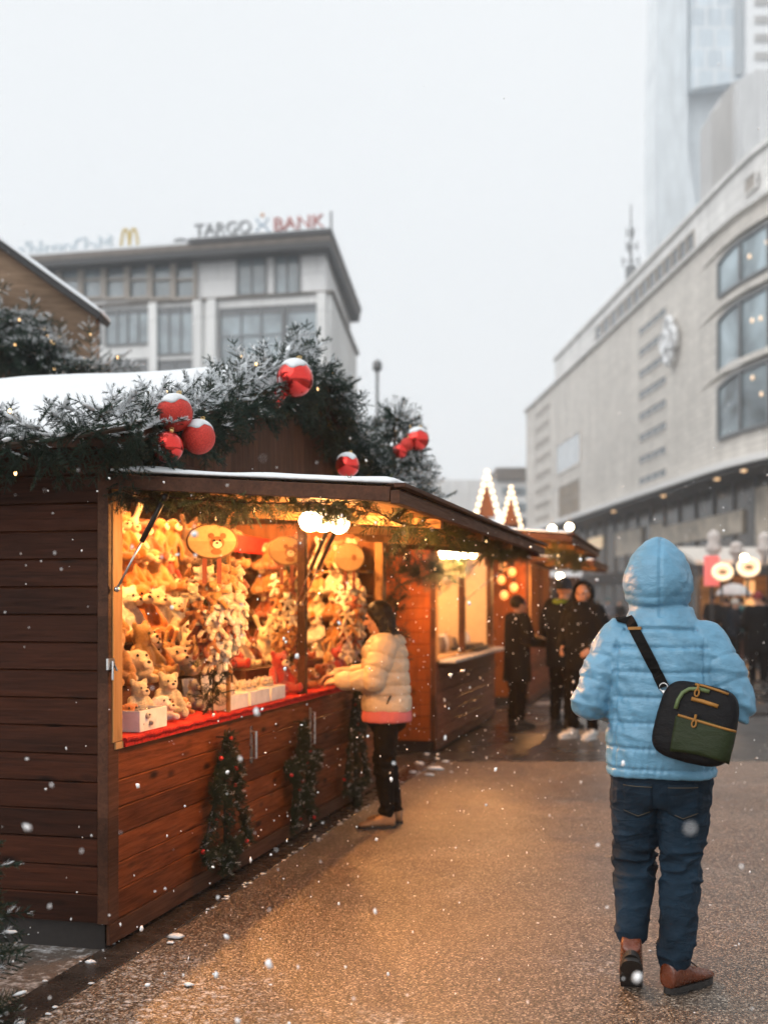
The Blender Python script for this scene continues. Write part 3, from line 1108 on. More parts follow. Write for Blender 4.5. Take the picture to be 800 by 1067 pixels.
def stall(name, label, Y0, Y1, xf, xb, zc, ze, zr, xa, za0, za1, posts, near_mat, front_mat, group=None, gable_back=0.0, lining=None):
    r = empty(name, (xf, Y0, 0), label, 'market stall', group)
    B_ = dict(world=True)
    ym = (Y0 + Y1) / 2
    lining = lining or M['interior']
    # end walls (boards along X)
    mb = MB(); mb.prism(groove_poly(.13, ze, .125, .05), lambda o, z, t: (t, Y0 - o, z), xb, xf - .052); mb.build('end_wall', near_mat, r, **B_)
    mb = MB(); mb.box(xb, xf - .06, Y1 - .05, Y1, .13, ze); mb.build('end_wall', lining, r, **B_)
    mb = MB(); mb.box(xb, xb + .05, Y0 + .052, Y1 - .052, .13, ze + .02); mb.build('back_wall', lining, r, **B_)
    # counter front (boards along Y)
    mb = MB(); mb.prism(groove_poly(.13, zc - .035, .125, .05), lambda o, z, t: (xf + o, t, z), Y0 + .002, Y1 - .002); mb.build('counter_front', front_mat, r, **B_)
    mb = MB(); mb.box(xb - .0, xf - .03, Y0 + .03, Y1 - .03, 0.004, .128); mb.build('plinth', M['plinth'], r, **B_)
    mb = MB(); mb.box(xf - .012, xf + .006, Y0 + .01, Y1 - .01, 0.03, .124); mb.build('skirting_board', M['wood_beam'], r, bevel=.003, **B_)
    mb = MB(); mb.box(xf - .95, xf + .012, Y0 + .055, Y1 - .06, zc - .032, zc); mb.build('counter_top', M['wood_pine'], r, bevel=.004, **B_)
    # posts
    mb = MB(); mb.box(xf - .05, xf + .004, Y0 - .004, Y0 + .10, .125, ze); mb.build('corner_post', M['wood_beam'], r, bevel=.004, **B_)
    mb = MB(); mb.box(xf - .044, xf + .010, Y0 + .03, Y0 + .125, zc + .002, ze - .1); mb.build('window_post', M['wood_pine_z'], r, bevel=.003, **B_)
    for y, w, mt in posts:
        mb = MB(); mb.box(xf - min(.07, w), xf + .002, y - w / 2, y + w / 2, zc + .002, ze - .1); mb.build('window_post', mt, r, bevel=.004, **B_)
    mb = MB(); mb.box(xf - .07, xf + .008, Y0 + .003, Y1 - .003, ze - .1, ze + .005); mb.build('header_beam', M['wood_beam'], r, bevel=.004, **B_)
    # gable over the front
    xg = xf - gable_back
    sl = (zr - ze) / (ym - Y0)
    mb = MB(); mb.prism([(Y0 + .05, ze + .008), (Y1 - .05, ze + .008), (ym, zr - .02)], lambda y, z, t: (t, y, z), xg - .04, xg); mb.build('gable', M['wood_vert'], r, **B_)
    # roof boards + snow
    rf = MB()
    t_ = .05
    for sgn, ya in ((1, Y0 - .08), (-1, Y1 + .08)):
        za = ze - sl * .08
        vs = []
        for x in (xb - .1, xg + .16):
            vs += [(x, ya, za + .01), (x, ym, zr + .01), (x, ym, zr + .01 + t_), (x, ya, za + .01 + t_)]
        rf.add(vs, [(0, 1, 2, 3), (7, 6, 5, 4), (0, 4, 5, 1), (1, 5, 6, 2), (2, 6, 7, 3), (3, 7, 4, 0)])
    ro = rf.build('roof', M['wood_beam'], r, bevel=.0, **B_)
    sn = MB()
    for k, ya in enumerate((Y0 - .1, Y1 + .1)):
        za = ze - sl * .1 + t_ + .012
        snow_quad(sn, (xb - .12, ya, za), (xg + .18, ya, za), (xg + .18, ym, zr + t_ + .012), (xb - .12, ym, zr + t_ + .012), .055, 40, 24, k + int(Y0), .1, .25)
    sn.build('roof_snow', M['snow'], ro, smooth=True, **B_)
    # awning: raised flap
    aw = MB()
    n = 3
    p = [(xf + .02, za0), (xa, za1)]
    aw.add([(xf + .015, Y0 + .0, za0), (xa, Y0 + .0, za1), (xa, Y1, za1), (xf + .015, Y1, za0),
            (xf + .015, Y0 + .0, za0 + .028), (xa, Y0 + .0, za1 + .028), (xa, Y1, za1 + .028), (xf + .015, Y1, za0 + .028)],
           [(0, 1, 2, 3), (7, 6, 5, 4), (0, 4, 5, 1), (1, 5, 6, 2), (2, 6, 7, 3), (3, 7, 4, 0)])
    ao = aw.build('awning', M['awning_under'], r, **B_)
    fr = MB()
    fr.bar((xf + .02, Y0 - .022, za0 + .012), (xa + .02, Y0 - .022, za1 + .012), .04, .062)
    fr.bar((xf + .02, Y1 + .022, za0 + .0), (xa + .02, Y1 + .022, za1 + .0), .04, .10)
    fr.bar((xa + .042, Y0 - .04, za1 + .0), (xa + .042, Y1 + .04, za1 + .0), .04, .056)
    fr.bar((xa + .064, Y0 - .05, za1 + .048), (xa + .064, Y1 + .05, za1 + .048), .05, .018)
    fr.build('awning_frame', M['wood_beam'], ao, bevel=.003, **B_)
    nb = max(2, int((Y1 - Y0) / 1.3))
    for k in range(1, nb):
        bt = MB(); y = Y0 + (Y1 - Y0) * k / nb
        bt.bar((xf + .05, y, za0 - .026), (xa - .03, y, za1 - .026), .06, .05)
        bt.build('awning_batten', M['wood_pine'], ao, bevel=.003, **B_)
    sn = MB()
    snow_quad(sn, (xf + .03, Y0 - .035, za0 + .055), (xa + .045, Y0 - .035, za1 + .055), (xa + .045, Y1 + .03, za1 + .055), (xf + .03, Y1 + .03, za0 + .055), .03, 40, 60, 3 + int(Y0), .05, .5)
    sn.build('awning_snow', M['snow'], ao, smooth=True, **B_)
    return r


XF = -2.48
S1Y0, S1Y1 = 4.885, 10.2
ZCT = .93
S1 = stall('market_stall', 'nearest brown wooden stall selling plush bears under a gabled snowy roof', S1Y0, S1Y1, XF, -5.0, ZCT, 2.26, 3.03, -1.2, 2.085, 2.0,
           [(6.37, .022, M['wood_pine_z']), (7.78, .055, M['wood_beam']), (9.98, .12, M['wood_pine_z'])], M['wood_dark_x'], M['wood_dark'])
S2 = stall('market_stall', 'second stall along the lane with orange end wall and row of bulbs', 12.15, 16.2, XF, -5.2, .98, 2.34, 3.1, -1.14, 2.3, 2.2,
           [(13.9, .08, M['wood_beam']), (15.98, .12, M['wood_beam'])], M['wood_orange'], wood('red_brown_front', (.075, .022, .011), (.17, .055, .028), .6, 'Y', 'Z', .35, .3), gable_back=1.1, lining=plain('cream_lining', (.62, .47, .30), .7, 0, .08))
S3 = stall('market_stall', 'third stall along the lane with orange lanterns on its end', 18.1, 21.6, -2.25, -5.2, 1.0, 2.24, 3.0, -1.35, 2.22, 2.14,
           [(19.8, .08, M['wood_beam'])], M['wood_orange'], M['wood_dark'], gable_back=.6)
# dark gap between first and second stall: a boarded link wall
lk = empty('link_wall', (-3.1, S1Y1 + .1, 0), 'dark boarded link wall filling the gap between first and second stall', 'wall')
mb = MB(); mb.prism(groove_poly(.0, 2.2, .125, .05), lambda o, z, t: (-3.1 + o, t, z), S1Y1 + .02, 12.09); mb.build('board_panel', M['wood_dark'], lk, world=True)
mb = MB(); mb.box(-3.18, -3.02, S1Y1 + .02, 12.09, 2.2, 2.26); mb.build('cap_board', M['wood_beam'], lk, world=True)

# fittings of the first stall
def strut(r, p0, p1):
    p0, p1 = Vector(p0), Vector(p1)
    q = p0.lerp(p1, .52)
    mb = MB(); mb.tube([p1, q], .0125, 10); mb.ell(p1, (.018, .018, .018), nu=8, nv=6); o = mb.build('gas_strut', M['black_metal'], r, smooth=True, world=True)
    mb = MB(); mb.tube([q, p0], .0055, 8); mb.ell(p0, (.014, .014, .014), nu=8, nv=6); k = mb.build('piston_rod', M['steel'], None, smooth=True)
    k.data.transform(r.matrix_basis.inverted()); set_parent(k, o)
strut(S1, at_x(122, 614, XF + .03), at_depth(172, 518, 5.30))
strut(S1, (XF + .02, 7.62, 1.55), at_depth(350, 552, 6.95))
strut(S1, (XF + .02, 7.50, 1.55), at_depth(341, 552, 6.8))
for px, py0, py1 in ((267, 762, 790), (250 + 78, 742, 775)):
    a_, b_ = at_x(px, py0, XF + .035), at_x(px, py1, XF + .035)
    mb = MB(); mb.tube([(XF + .002, a_.y, a_.z), a_, b_, (XF + .002, b_.y, b_.z)], .008, 8); mb.box(XF + .001, XF + .006, a_.y - .018, a_.y + .018, b_.z - .03, a_.z + .03)
    mb.build('door_handle', M['steel'], S1, smooth=False, world=True)
p = at_x(116, 692, XF + .012)
mb = MB(); mb.box(XF + .004, XF + .014, p.y - .03, p.y + .03, p.z - .025, p.z + .025); mb.tube([(XF + .03, p.y - .02, p.z - .07), (XF + .02, p.y, p.z + .01), (XF + .03, p.y + .02, p.z - .03)], .006, 6)
mb.build('latch', M['steel'], S1, world=True)
# shelves inside the first stall
sh = MB()
SHZ = [1.0, 1.21, 1.42, 1.63, 1.84]
for z in SHZ:
    sh = MB(); sh.box(-4.0, -3.72, 6.9, 10.10, z - .022, z - .002); sh.build('shelf', M['wood_pine'], S1, bevel=.002, world=True)
    sh = MB(); sh.box(-3.60, -2.62, 9.93, 10.14, z - .022, z - .002); sh.build('shelf', M['wood_pine'], S1, bevel=.002, world=True)
mb = MB(); mb.box(-4.05, -4.0, 5.0, 10.12, .2, 2.2); mb.build('rack_board', M['interior'], S1, world=True)
for i, (x0, x1, z0, z1) in enumerate(((-3.45, -2.50, ZCT + .001, 1.06), (-3.45, -2.82, 1.061, 1.2), (-3.45, -3.1, 1.201, 1.34))):
    pass
# stepped display behind the counter, under red cloth
mb = MB()
mb.box(XF - .95, XF + .02, S1Y0 + .13, 9.9, ZCT + .001, ZCT + .012)
mb.box(XF + .012, XF + .02, S1Y0 + .13, 9.9, ZCT - .028, ZCT + .0)
mb.tube([(XF + .02, S1Y0 + .13 + k * .05, ZCT + .004 + .004 * math.sin(k * 1.7)) for k in range(97)], .011, 8)
cl = mb.build('red_cloth', M['red_cloth'], None, smooth=False)
tag(cl, 'red cloth covering the plush stall counter and hanging over its edge', 'cloth')
mb = MB()
mb.box(XF - .94, XF - .34, S1Y0 + .14, 7.3, ZCT + .014, 1.12); mb.box(XF - .94, XF - .60, S1Y0 + .14, 7.3, 1.121, 1.32); mb.box(XF - .94, XF - .4, 7.7, 9.7, ZCT + .014, 1.1)
st_ = mb.build('display_step', M['wood_beam'], None, bevel=.004)
tag(st_, 'dark stepped stand under the plush toys on the counter', 'stand')
# red valance inside
mb = MB(); mb.box(-3.58, -3.54, 8.7, 10.1, 1.98, 2.12)
o = mb.build('red_valance', M['red_cloth'], None); tag(o, 'red cloth strip hanging high inside the plush stall', 'valance')
# cream board face inside stall 2: goods and shelf
mb = MB(); mb.box(-4.4, -3.2, 12.4, 15.9, 1.25, 1.28); mb.build('shelf', M['wood_pine'], S2, world=True)
mb = MB(); mb.box(-4.4, -3.6, 12.4, 15.9, 1.55, 1.58); mb.build('shelf', M['wood_pine'], S2, world=True)
mb = MB(); mb.box(XF + .014, XF + .19, 12.3, 16.15, .93, .96); mb.build('counter_ledge', plain('grey_ledge', (.42, .4, .38), .4), S2, bevel=.004, world=True)
strut(S2, (XF + .02, 13.88, 1.6), (XF + .75, 13.88, 2.2)); strut(S2, (XF + .02, 12.3, 1.65), (XF + .7, 12.3, 2.22))

# ---- tall hut behind, with the weathered gable
Hd = 12.0
h0, h1 = at_depth(100, 328, Hd), at_depth(-60, 212, Hd)
hut = Facade('tall_hut', (h0.x, h0.y), camdir(1, 0), 'tall weathered timber hut with sloping snowy roof edge behind the stall', 'hut')
(sa, za), (sb, zb) = hut.sz(100, 331), hut.sz(-80, 201)
mb = MB(); mb.prism([(sb, 0), (sa, 0), (sa, za), (sb, zb)], lambda a, b, t: (a, t, b), 0, .16); hut.part(mb, 'wall', M['wood_weather'])
mb = MB(); k_ = (za - zb) / (sa - sb); mb.prism([(sb, 0), (sa - 1.4, 0), (sa - 1.4, za - 1.4 * k_ - .05), (sb, zb - .05)], lambda a, b, t: (a, t, b), .17, 2.2); hut.part(mb, 'side_room', M['wood_weather'])
mb = MB(); d_ = Vector((sa - sb, 0, za - zb)).normalized(); up = Vector((-d_.z, 0, d_.x)) if d_.x > 0 else Vector((0, 0, 1))
mb.add([Vector((sb, y, zb)) + up * q for q in (0, .06) for y in (-.12, .3)] + [Vector((sa, y, za)) + d_ * .06 + up * q for q in (0, .06) for y in (-.12, .3)],
       [(0, 1, 3, 2), (4, 6, 7, 5), (0, 4, 5, 1), (2, 3, 7, 6), (0, 2, 6, 4), (1, 5, 7, 3)])
hr = hut.part(mb, 'roof', plain('roof_felt', (.02, .02, .022), .6))
mb = MB(); q0 = Vector((sb, -.13, zb)) + up * .062; q1 = Vector((sa, -.13, za)) + d_ * .05 + up * .062
snow_quad(mb, q0, q1, q1 + Vector((0, .4, 0)), q0 + Vector((0, .4, 0)), .035, 40, 12, 5, .05, .4)
hut.part(mb, 'roof_snow', M['snow'], hr, smooth=True)

# ------------------------------------------------------------------ lamps with bulbs
M['bulb'] = emit('bulb_glow', (1.0, .80, .52), 16, (1, .9, .8))
M['fairy'] = emit('fairy_glow', (1.0, .62, .26), 4, (1, .8, .5))
M['socket'] = plain('lamp_socket', (.55, .4, .28), .5)


def bulb_light(loc, power, rad=.05, col=(1.0, .43, .115)):
    l = bpy.data.lights.new('bulb_light', 'POINT'); l.energy = power; l.shadow_soft_size = rad; l.color = col
    o = bpy.data.objects.new('bulb_light', l); COL.objects.link(o); o.location = loc
    return o


def lamp(x, y, z, label, power, group=None, size=.055, hang=.08):
    e = empty('hanging_bulb', (x, y, z), label, 'light bulb', group)
    mb = MB(); mb.lathe([(.012, .10), (size * .38, .085), (size * .42, .05), (size * .5, .035)], (0, 0, 0), 14); mb.tube([(0, 0, .1), (0, 0, .1 + hang)], .006, 6)
    mb.build('socket', M['socket'], e, smooth=True)
    mb = MB(); mb.ell((0, 0, 0), (size, size, size * .92), nu=16, nv=10); mb.build('bulb', M['bulb'], e, smooth=True)
    if power:
        bulb_light((x, y, z - size - .03), power, .035)
    return e


names3 = ('nearest of three glowing bulbs under the plush stall awning', 'middle of three glowing bulbs under the plush stall awning', 'farthest of three glowing bulbs under the plush stall awning')
for k, px in enumerate((323, 337, 353)):
    p = at_depth(px, (543, 544, 546)[k], 5.75 + .22 * k)
    lamp(p.x, p.y, p.z, names3[k], 34, 'bulbs under the plush stall awning')
ordw = ('first', 'second', 'third', 'fourth', 'fifth', 'sixth', 'seventh', 'eighth', 'ninth', 'tenth', 'eleventh', 'twelfth', 'thirteenth', 'fourteenth', 'fifteenth', 'sixteenth', 'seventeenth', 'eighteenth', 'nineteenth', 'twentieth', 'twenty-first', 'twenty-second', 'twenty-third', 'twenty-fourth', 'twenty-fifth', 'twenty-sixth')
for k in range(5):
    p = at_depth(462 + k * 7.5, 577, 11.5 + .10 * k)
    lamp(p.x, p.y, p.z, ordw[k] + ' glowing bulb from the left in the row at the second stall', 60 if k % 2 == 0 else 0, 'bulbs at the second stall', .05)
# bulbs inside the stalls, under the roof
for k, (x, y, z, pw_) in enumerate(((-3.15, 6.2, 2.46, 175), (-3.15, 7.9, 2.5, 175), (-3.1, 9.2, 2.44, 165))):
    lamp(x, y, z, ordw[k] + ' bulb from the lane end hanging inside the plush stall roof', pw_, 'bulbs inside the plush stall')
for k, (x, y, z) in enumerate(((-3.3, 13.0, 2.1), (-3.3, 15.0, 2.1))):
    lamp(x, y, z, ('near' if k == 0 else 'far') + ' bulb hanging inside the second stall roof', 110, 'bulbs inside the second stall')
for k, (x, y, z) in enumerate(((-1.75, 17.75, 1.95), (-3.1, 19.8, 1.95))):
    lamp(x, y, z, ('outer' if k == 0 else 'inner') + ' bulb glowing at the third stall', 100, 'bulbs at the third stall')
# ------------------------------------------------------------------ fir greenery
M['needle'] = plain('fir_needle', (.014, .034, .021), .6, 0, .5, 30, 0, .4)
M['needle_tinsel'] = plain('tinsel_needle', (.07, .085, .022), .5, 0, .5, 30, 0, .5)  # green-gold tinsel, a colour of its own
M['twig'] = plain('twig', (.05, .03, .018), .8)


def sprig_proto(seed, dens=2.1, nl=.088, w=.0075):
    """one flat fir branch along +Z, unit long: stem, side twigs and many needle triangles"""
    r = np.random.RandomState(seed)
    V, F = [], []
    twigs = [(np.zeros(3), np.array([0, 0, 1.0]), 1.0)]
    for k in range(6):
        t = .12 + .14 * k
        for sg in (-1, 1):
            if r.rand() < .12: continue
            L = (.46 - .36 * t) * r.uniform(.75, 1.15)
            d = np.array([sg * math.sin(.85), r.uniform(-.22, .22), math.cos(.85)]); d /= np.linalg.norm(d)
            twigs.append((np.array([0, 0, t + r.uniform(-.03, .03)]), d, L))
    for o, d, L in twigs:
        n = max(6, int(L * 62 * dens))
        s1 = np.cross(d, [.2, 1, .1]); s1 /= np.linalg.norm(s1); s2 = np.cross(d, s1)
        for i in range(n):
            t = (i + .5) / n
            a = i * 2.4 + r.uniform(-.5, .5)
            ln = nl * (1.1 - .35 * t) * r.uniform(.75, 1.25)
            el = math.radians(r.uniform(30, 58))
            nd = (s1 * math.cos(a) + s2 * math.sin(a)) * math.cos(el) + d * math.sin(el)
            sd = np.cross(nd, d); sd /= np.linalg.norm(sd) + 1e-9
            bpt = o + d * t * L
            q = len(V)
            V += [bpt - sd * w, bpt + sd * w, bpt + nd * ln]
            F.append((q, q + 1, q + 2))
        q = len(V); rad = .011 if L > .9 else .007
        for k in range(3): V.append(o + (s1 * math.cos(k * 2.09) + s2 * math.sin(k * 2.09)) * rad)
        V.append(o + d * L)
        F += [(q, q + 1, q + 3), (q + 1, q + 2, q + 3), (q + 2, q, q + 3)]
    return np.array(V), np.array(F)


SPRIGS = [sprig_proto(k) for k in range(6)]
SPRIGS_LOW = [sprig_proto(k + 9, .8, .10, .012) for k in range(3)]


def blob_proto(seed):
    r = np.random.RandomState(seed)
    V, F = [], []
    nu, nv = 7, 4
    for j in range(nv + 1):
        ph = -PI / 2 + PI * j / nv
        for i in range(nu):
            a = 2 * PI * i / nu
            k = r.uniform(.75, 1.25)
            V.append((math.cos(ph) * math.cos(a) * k, math.cos(ph) * math.sin(a) * k, math.sin(ph)))
    for j in range(nv):
        for i in range(nu):
            k = (i + 1) % nu
            F += [(j * nu + i, j * nu + k, (j + 1) * nu + k), (j * nu + i, (j + 1) * nu + k, (j + 1) * nu + i)]
    return np.array(V), np.array(F)


BLOBS = [blob_proto(k) for k in range(4)]


def frame_from(d):
    d = d / np.linalg.norm(d)
    s = np.cross(d, [0.13, .27, 1.0]); s /= np.linalg.norm(s)
    u = np.cross(d, s)
    return np.stack([s, u, d], 1)


class Green:
    """collects twigs and snow clumps into one mesh"""

    def __init__(self, seed=0, low=False):
        self.r = np.random.RandomState(seed); self.V, self.F, self.M = [], [], []; self.n = 0
        self.protos = SPRIGS_LOW if low else SPRIGS

    def put(self, V, F, m):
        self.V.append(V); self.F.append(F + self.n); self.M.append(m if hasattr(m, '__len__') else np.full(len(F), m)); self.n += len(V)

    def twig(self, p, d, L, snow=0.0, wide=1.0):
        V, F = self.protos[self.r.randint(len(self.protos))]
        R = frame_from(np.asarray(d, float))
        a = self.r.uniform(0, 6.28)
        Rz = np.array([[math.cos(a), -math.sin(a), 0], [math.sin(a), math.cos(a), 0], [0, 0, 1]])
        W = (V * np.array([L * wide, L * wide, L])) @ (R @ Rz).T
        m = np.zeros(len(F), int)
        if snow > 0:
            c = W[F].mean(1); tp = W[F[:, 2]] - W[F[:, 0]]
            patch = np.sin(c[:, 0] * 70 + a * 3) + np.sin(c[:, 1] * 63 + a) + np.sin(c[:, 2] * 55 + 2 * a)
            m[(tp[:, 2] > -.10 * L * .06) & (patch > 1.8 - 2.5 * snow)] = 1
        self.put(W + np.asarray(p), F, m)

    def snow_blob(self, p, d, a, b, c):
        V, F = BLOBS[self.r.randint(4)]
        R = frame_from(np.asarray(d, float))
        # keep it lying flat: length along d, thickness vertical
        dn = np.asarray(d, float) / np.linalg.norm(d)
        s = np.cross([0, 0, 1], dn); s = s / (np.linalg.norm(s) + 1e-9); u = np.cross(dn, s)
        W = V[:, :1] * a * dn + V[:, 1:2] * b * s + V[:, 2:3] * c * u
        self.put(W + np.asarray(p), F, 1)

    def build(self, name, parent=None, mats=None):
        return tri_object(name, np.concatenate(self.V), np.concatenate(self.F), np.concatenate(self.M), mats or [M['needle'], M['snow']], parent)


def path_pts(pts, n):
    P = np.array([tuple(p) for p in pts], float)
    seg = np.linalg.norm(np.diff(P, axis=0), axis=1); cum = np.concatenate([[0], np.cumsum(seg)])
    t = np.linspace(0, cum[-1], n)
    out = np.stack([np.interp(t, cum, P[:, k]) for k in range(3)], 1)
    return out


def garland(name, pts, rad, n, L, snow, label, seed=0, mats=None, lights=0, low=False, cat='garland', group=None, droop=.15, rad_fn=None, avoid=None):
    r = np.random.RandomState(seed)
    root = empty(name, pts[0], label, cat, group)
    g = Green(seed, low)
    P = path_pts(pts, 200)
    base = np.array(tuple(root.location))
    tip_list = []
    for i in range(n):
        k = r.uniform(0, 198.9); i0 = int(k)
        c = P[i0] * (1 - (k - i0)) + P[i0 + 1] * (k - i0)
        tdir = P[min(i0 + 6, 199)] - P[max(i0 - 6, 0)]; tdir /= np.linalg.norm(tdir)
        a = r.uniform(0, 2 * PI)
        s = np.cross(tdir, [0, 0, 1] if abs(tdir[2]) < .9 else [1, 0, 0]); s /= np.linalg.norm(s) + 1e-9; u = np.cross(s, tdir)
        out = s * math.cos(a) + u * math.sin(a)
        R_ = rad * (rad_fn(k / 199) if rad_fn else 1)
        q = c + out * R_ * r.uniform(.1, .55)
        d = out * r.uniform(.5, 1.0) + tdir * r.choice([-1, 1]) * r.uniform(.2, .9) + np.array([0, 0, -droop * r.rand()])
        LL = L * r.uniform(.65, 1.2)
        if avoid is not None and avoid(q + d / np.linalg.norm(d) * LL): continue
        up = out[2]
        sn = snow * max(0, min(1, .35 + .9 * up)) if snow else 0
        g.twig(q - base, d, LL, sn)
        tip_list.append(q + d / np.linalg.norm(d) * LL * .7)
        if snow and up > -.1 and r.rand() < snow * (.35 + .5 * up):
            dd = d / np.linalg.norm(d)
            if abs(dd[2]) < .8:
                g.snow_blob(q - base + dd * LL * r.uniform(.25, .75) + np.array([0, 0, .008]), dd, r.uniform(.018, .045), r.uniform(.010, .022), r.uniform(.006, .011))
    mb = MB(); mb.tube([Vector(p) - Vector(base) for p in P[::8]] + [Vector(P[-1]) - Vector(base)], .012 if rad > .1 else .0035, 6); mb.build('stem', M['twig'], root)
    g.build('fir_twigs', root, mats)
    if lights:
        mb = MB(); mb.ell((0, 0, 0), (.0075, .0075, .011), nu=8, nv=6); proto = None
        for k in range(lights):
            q = tip_list[r.randint(len(tip_list))] if tip_list else P[0]
            if proto is None:
                proto = mb.build('fairy_light', M['fairy'], root, smooth=True); o = proto
            else:
                o = copy_tree(proto, root)
            o.location = Vector(q) - Vector(base)
    return root


# -- garlands on the first stall
gx = XF + .10
eave = [(-5.0, S1Y0 - .30, 2.25), (-4.2, S1Y0 - .32, 2.22), (-3.4, S1Y0 - .30, 2.25), (-2.8, S1Y0 - .30, 2.23), (-2.42, S1Y0 - .28, 2.27), (-2.22, S1Y0 - .2, 2.31)]
garland('fir_garland', eave, .14, 330, .20, .85, 'snow dusted fir garland along the near eave of the plush stall', 1, lights=5, droop=.3)
ymid = (S1Y0 + S1Y1) / 2


def rake(t):   # 0 near eave .. 1 peak .. 2 far eave
    y = S1Y0 + (ymid - S1Y0) * t if t <= 1 else ymid + (S1Y1 - ymid) * (t - 1)
    z = 2.28 + (3.08 - 2.28) * (1 - abs(1 - t))
    return (gx, y, z)


garland('fir_garland', [rake(t) for t in (0, .2, .4, .6, .8, .97)], .13, 280, .25, .8, 'snow covered fir garland climbing the near slope of the stall gable', 2, lights=4,
        rad_fn=lambda t: .8 + .75 * t)
garland('fir_garland', [(gx, ymid + .02, 3.1), (gx - .02, ymid + .5, 2.86), (gx - .02, ymid + 1.1, 2.66), (gx - .02, ymid + 1.9, 2.42)], .17, 270, .27, .5, 'dark fir garland hanging down the far slope of the stall gable', 3, lights=6, droop=.5)
# lit garland on the tall hut
hp = [at_depth(x, y, Hd - .35) for x, y in ((-40, 322), (0, 342), (30, 362), (62, 384), (98, 395))]
garland('lit_fir_garland', hp, .18, 170, .46, .72, 'snowy fir garland with many warm fairy lights on the weathered hut', 4, lights=60, droop=.5)
# -- small fir tree on the awning, and the sapling at the lower left corner
def fir_tree(name, base, h, rad, n, L, snow, label, seed, lights=0):
    r = np.random.RandomState(seed)
    root = empty(name, base, label, 'tree')
    mb = MB(); mb.tube([(0, 0, 0), (0, 0, h * .5), (0, 0, h)], [h * .03 + .01, h * .02, .006], 8); mb.build('trunk', M['twig'], root)
    g = Green(seed); tips = []
    for i in range(n):
        t = r.rand() ** .75
        z = h * (.04 + .94 * (1 - t) ** 1.0) if False else h * (.05 + .93 * r.rand() ** 1.35)
        R_ = rad * (1 - z / h) ** .85 + .03
        a = r.uniform(0, 2 * PI)
        k = r.uniform(.25, 1.0)
        p_ = np.array([math.cos(a) * R_ * k, math.sin(a) * R_ * k, z - .12 * k * R_])
        d = np.array([math.cos(a), math.sin(a), r.uniform(-.25, .45)])
        g.twig(p_, d, L * r.uniform(.7, 1.15), snow * r.uniform(.3, 1))
        tips.append(p_ + d * L * .6)
        if r.rand() < snow * .28:
            dn = d / np.linalg.norm(d)
            g.snow_blob(p_ + dn * L * r.uniform(.3, .8) + np.array([0, 0, .008]), dn, r.uniform(.02, .04), .015, .007)
    for k in range(6):
        g.twig((0, 0, h * .95), (r.normal(0, .3), r.normal(0, .3), 1), L * .9, snow)
    g.build('crown', root)
    proto = None
    for k in range(lights):
        q = tips[r.randint(len(tips))]
        if proto is None:
            mb = MB(); mb.ell((0, 0, 0), (.008, .008, .012), nu=8, nv=6); o = proto = mb.build('fairy_light', M['fairy'], root, smooth=True)
        else:
            o = copy_tree(proto, root)
        o.location = Vector(q)
    return root


p = at_depth(411, 549, 9.75)
fir_tree('fir_tree', (p.x, p.y, 2.2), 0.90, .36, 330, .22, .68, 'small snowy fir tree with red baubles standing behind the awning edge', 21, 10)
p = on_ground(-80, 1066)
fir_tree('fir_sapling', (p.x, p.y, 0), .95, .26, 200, .2, .15, 'snow tipped fir sapling at the lower left corner of the pavement', 22)

# -- tinsel garlands under the awning
tin = [M['needle_tinsel'], M['snow']]
def sag(p0, p1, dz, n=7):
    p0, p1 = Vector(p0), Vector(p1)
    return [p0.lerp(p1, k / n) + Vector((0, 0, -dz * 4 * (k / n) * (1 - k / n))) for k in range(n + 1)]
garland('tinsel_garland', sag((XF + .12, S1Y0 + .06, 2.05), (-1.26, S1Y0 + .06, 2.0), .03), .03, 110, .12, 0, 'thin green tinsel garland along the near edge under the awning', 31, tin, 0)
garland('tinsel_garland', sag(at_depth(124, 510, 5.25), at_depth(215, 524, 5.6), .02) + sag(at_depth(215, 524, 5.6), at_depth(300, 516, 6.1), .03), .05, 260, .095, 0, 'dark green garland draped across the front of the plush stall opening', 32, None, 3)
garland('tinsel_garland', [(-1.32, y, 1.97 - .03 * math.sin((y - 5) * 2.4) ** 2) for y in np.linspace(S1Y0 + .1, S1Y1, 24)], .035, 260, .13, 0, 'long green tinsel garland running under the outer awning edge', 33, tin, 5)
garland('tinsel_garland', sag(at_depth(315, 527, 5.75), at_depth(375, 532, 6.0), .01), .05, 120, .10, 0, 'bushy tinsel garland bunched above the three glowing bulbs', 34, tin)
garland('tinsel_garland', [(-1.3, y, 2.1 - .02 * math.sin(y * 3) ** 2) for y in np.linspace(12.2, 16.1, 20)], .05, 150, .16, 0, 'green tinsel garland under the awning edge of the second stall', 35, tin, 4, low=True)
garland('tinsel_garland', sag((XF + .15, 10.3, 2.05), (XF + .25, 12.1, 2.1), .25), .06, 110, .2, 0, 'dark garland swag hanging between the first and second stalls', 36, None, 4, low=True)
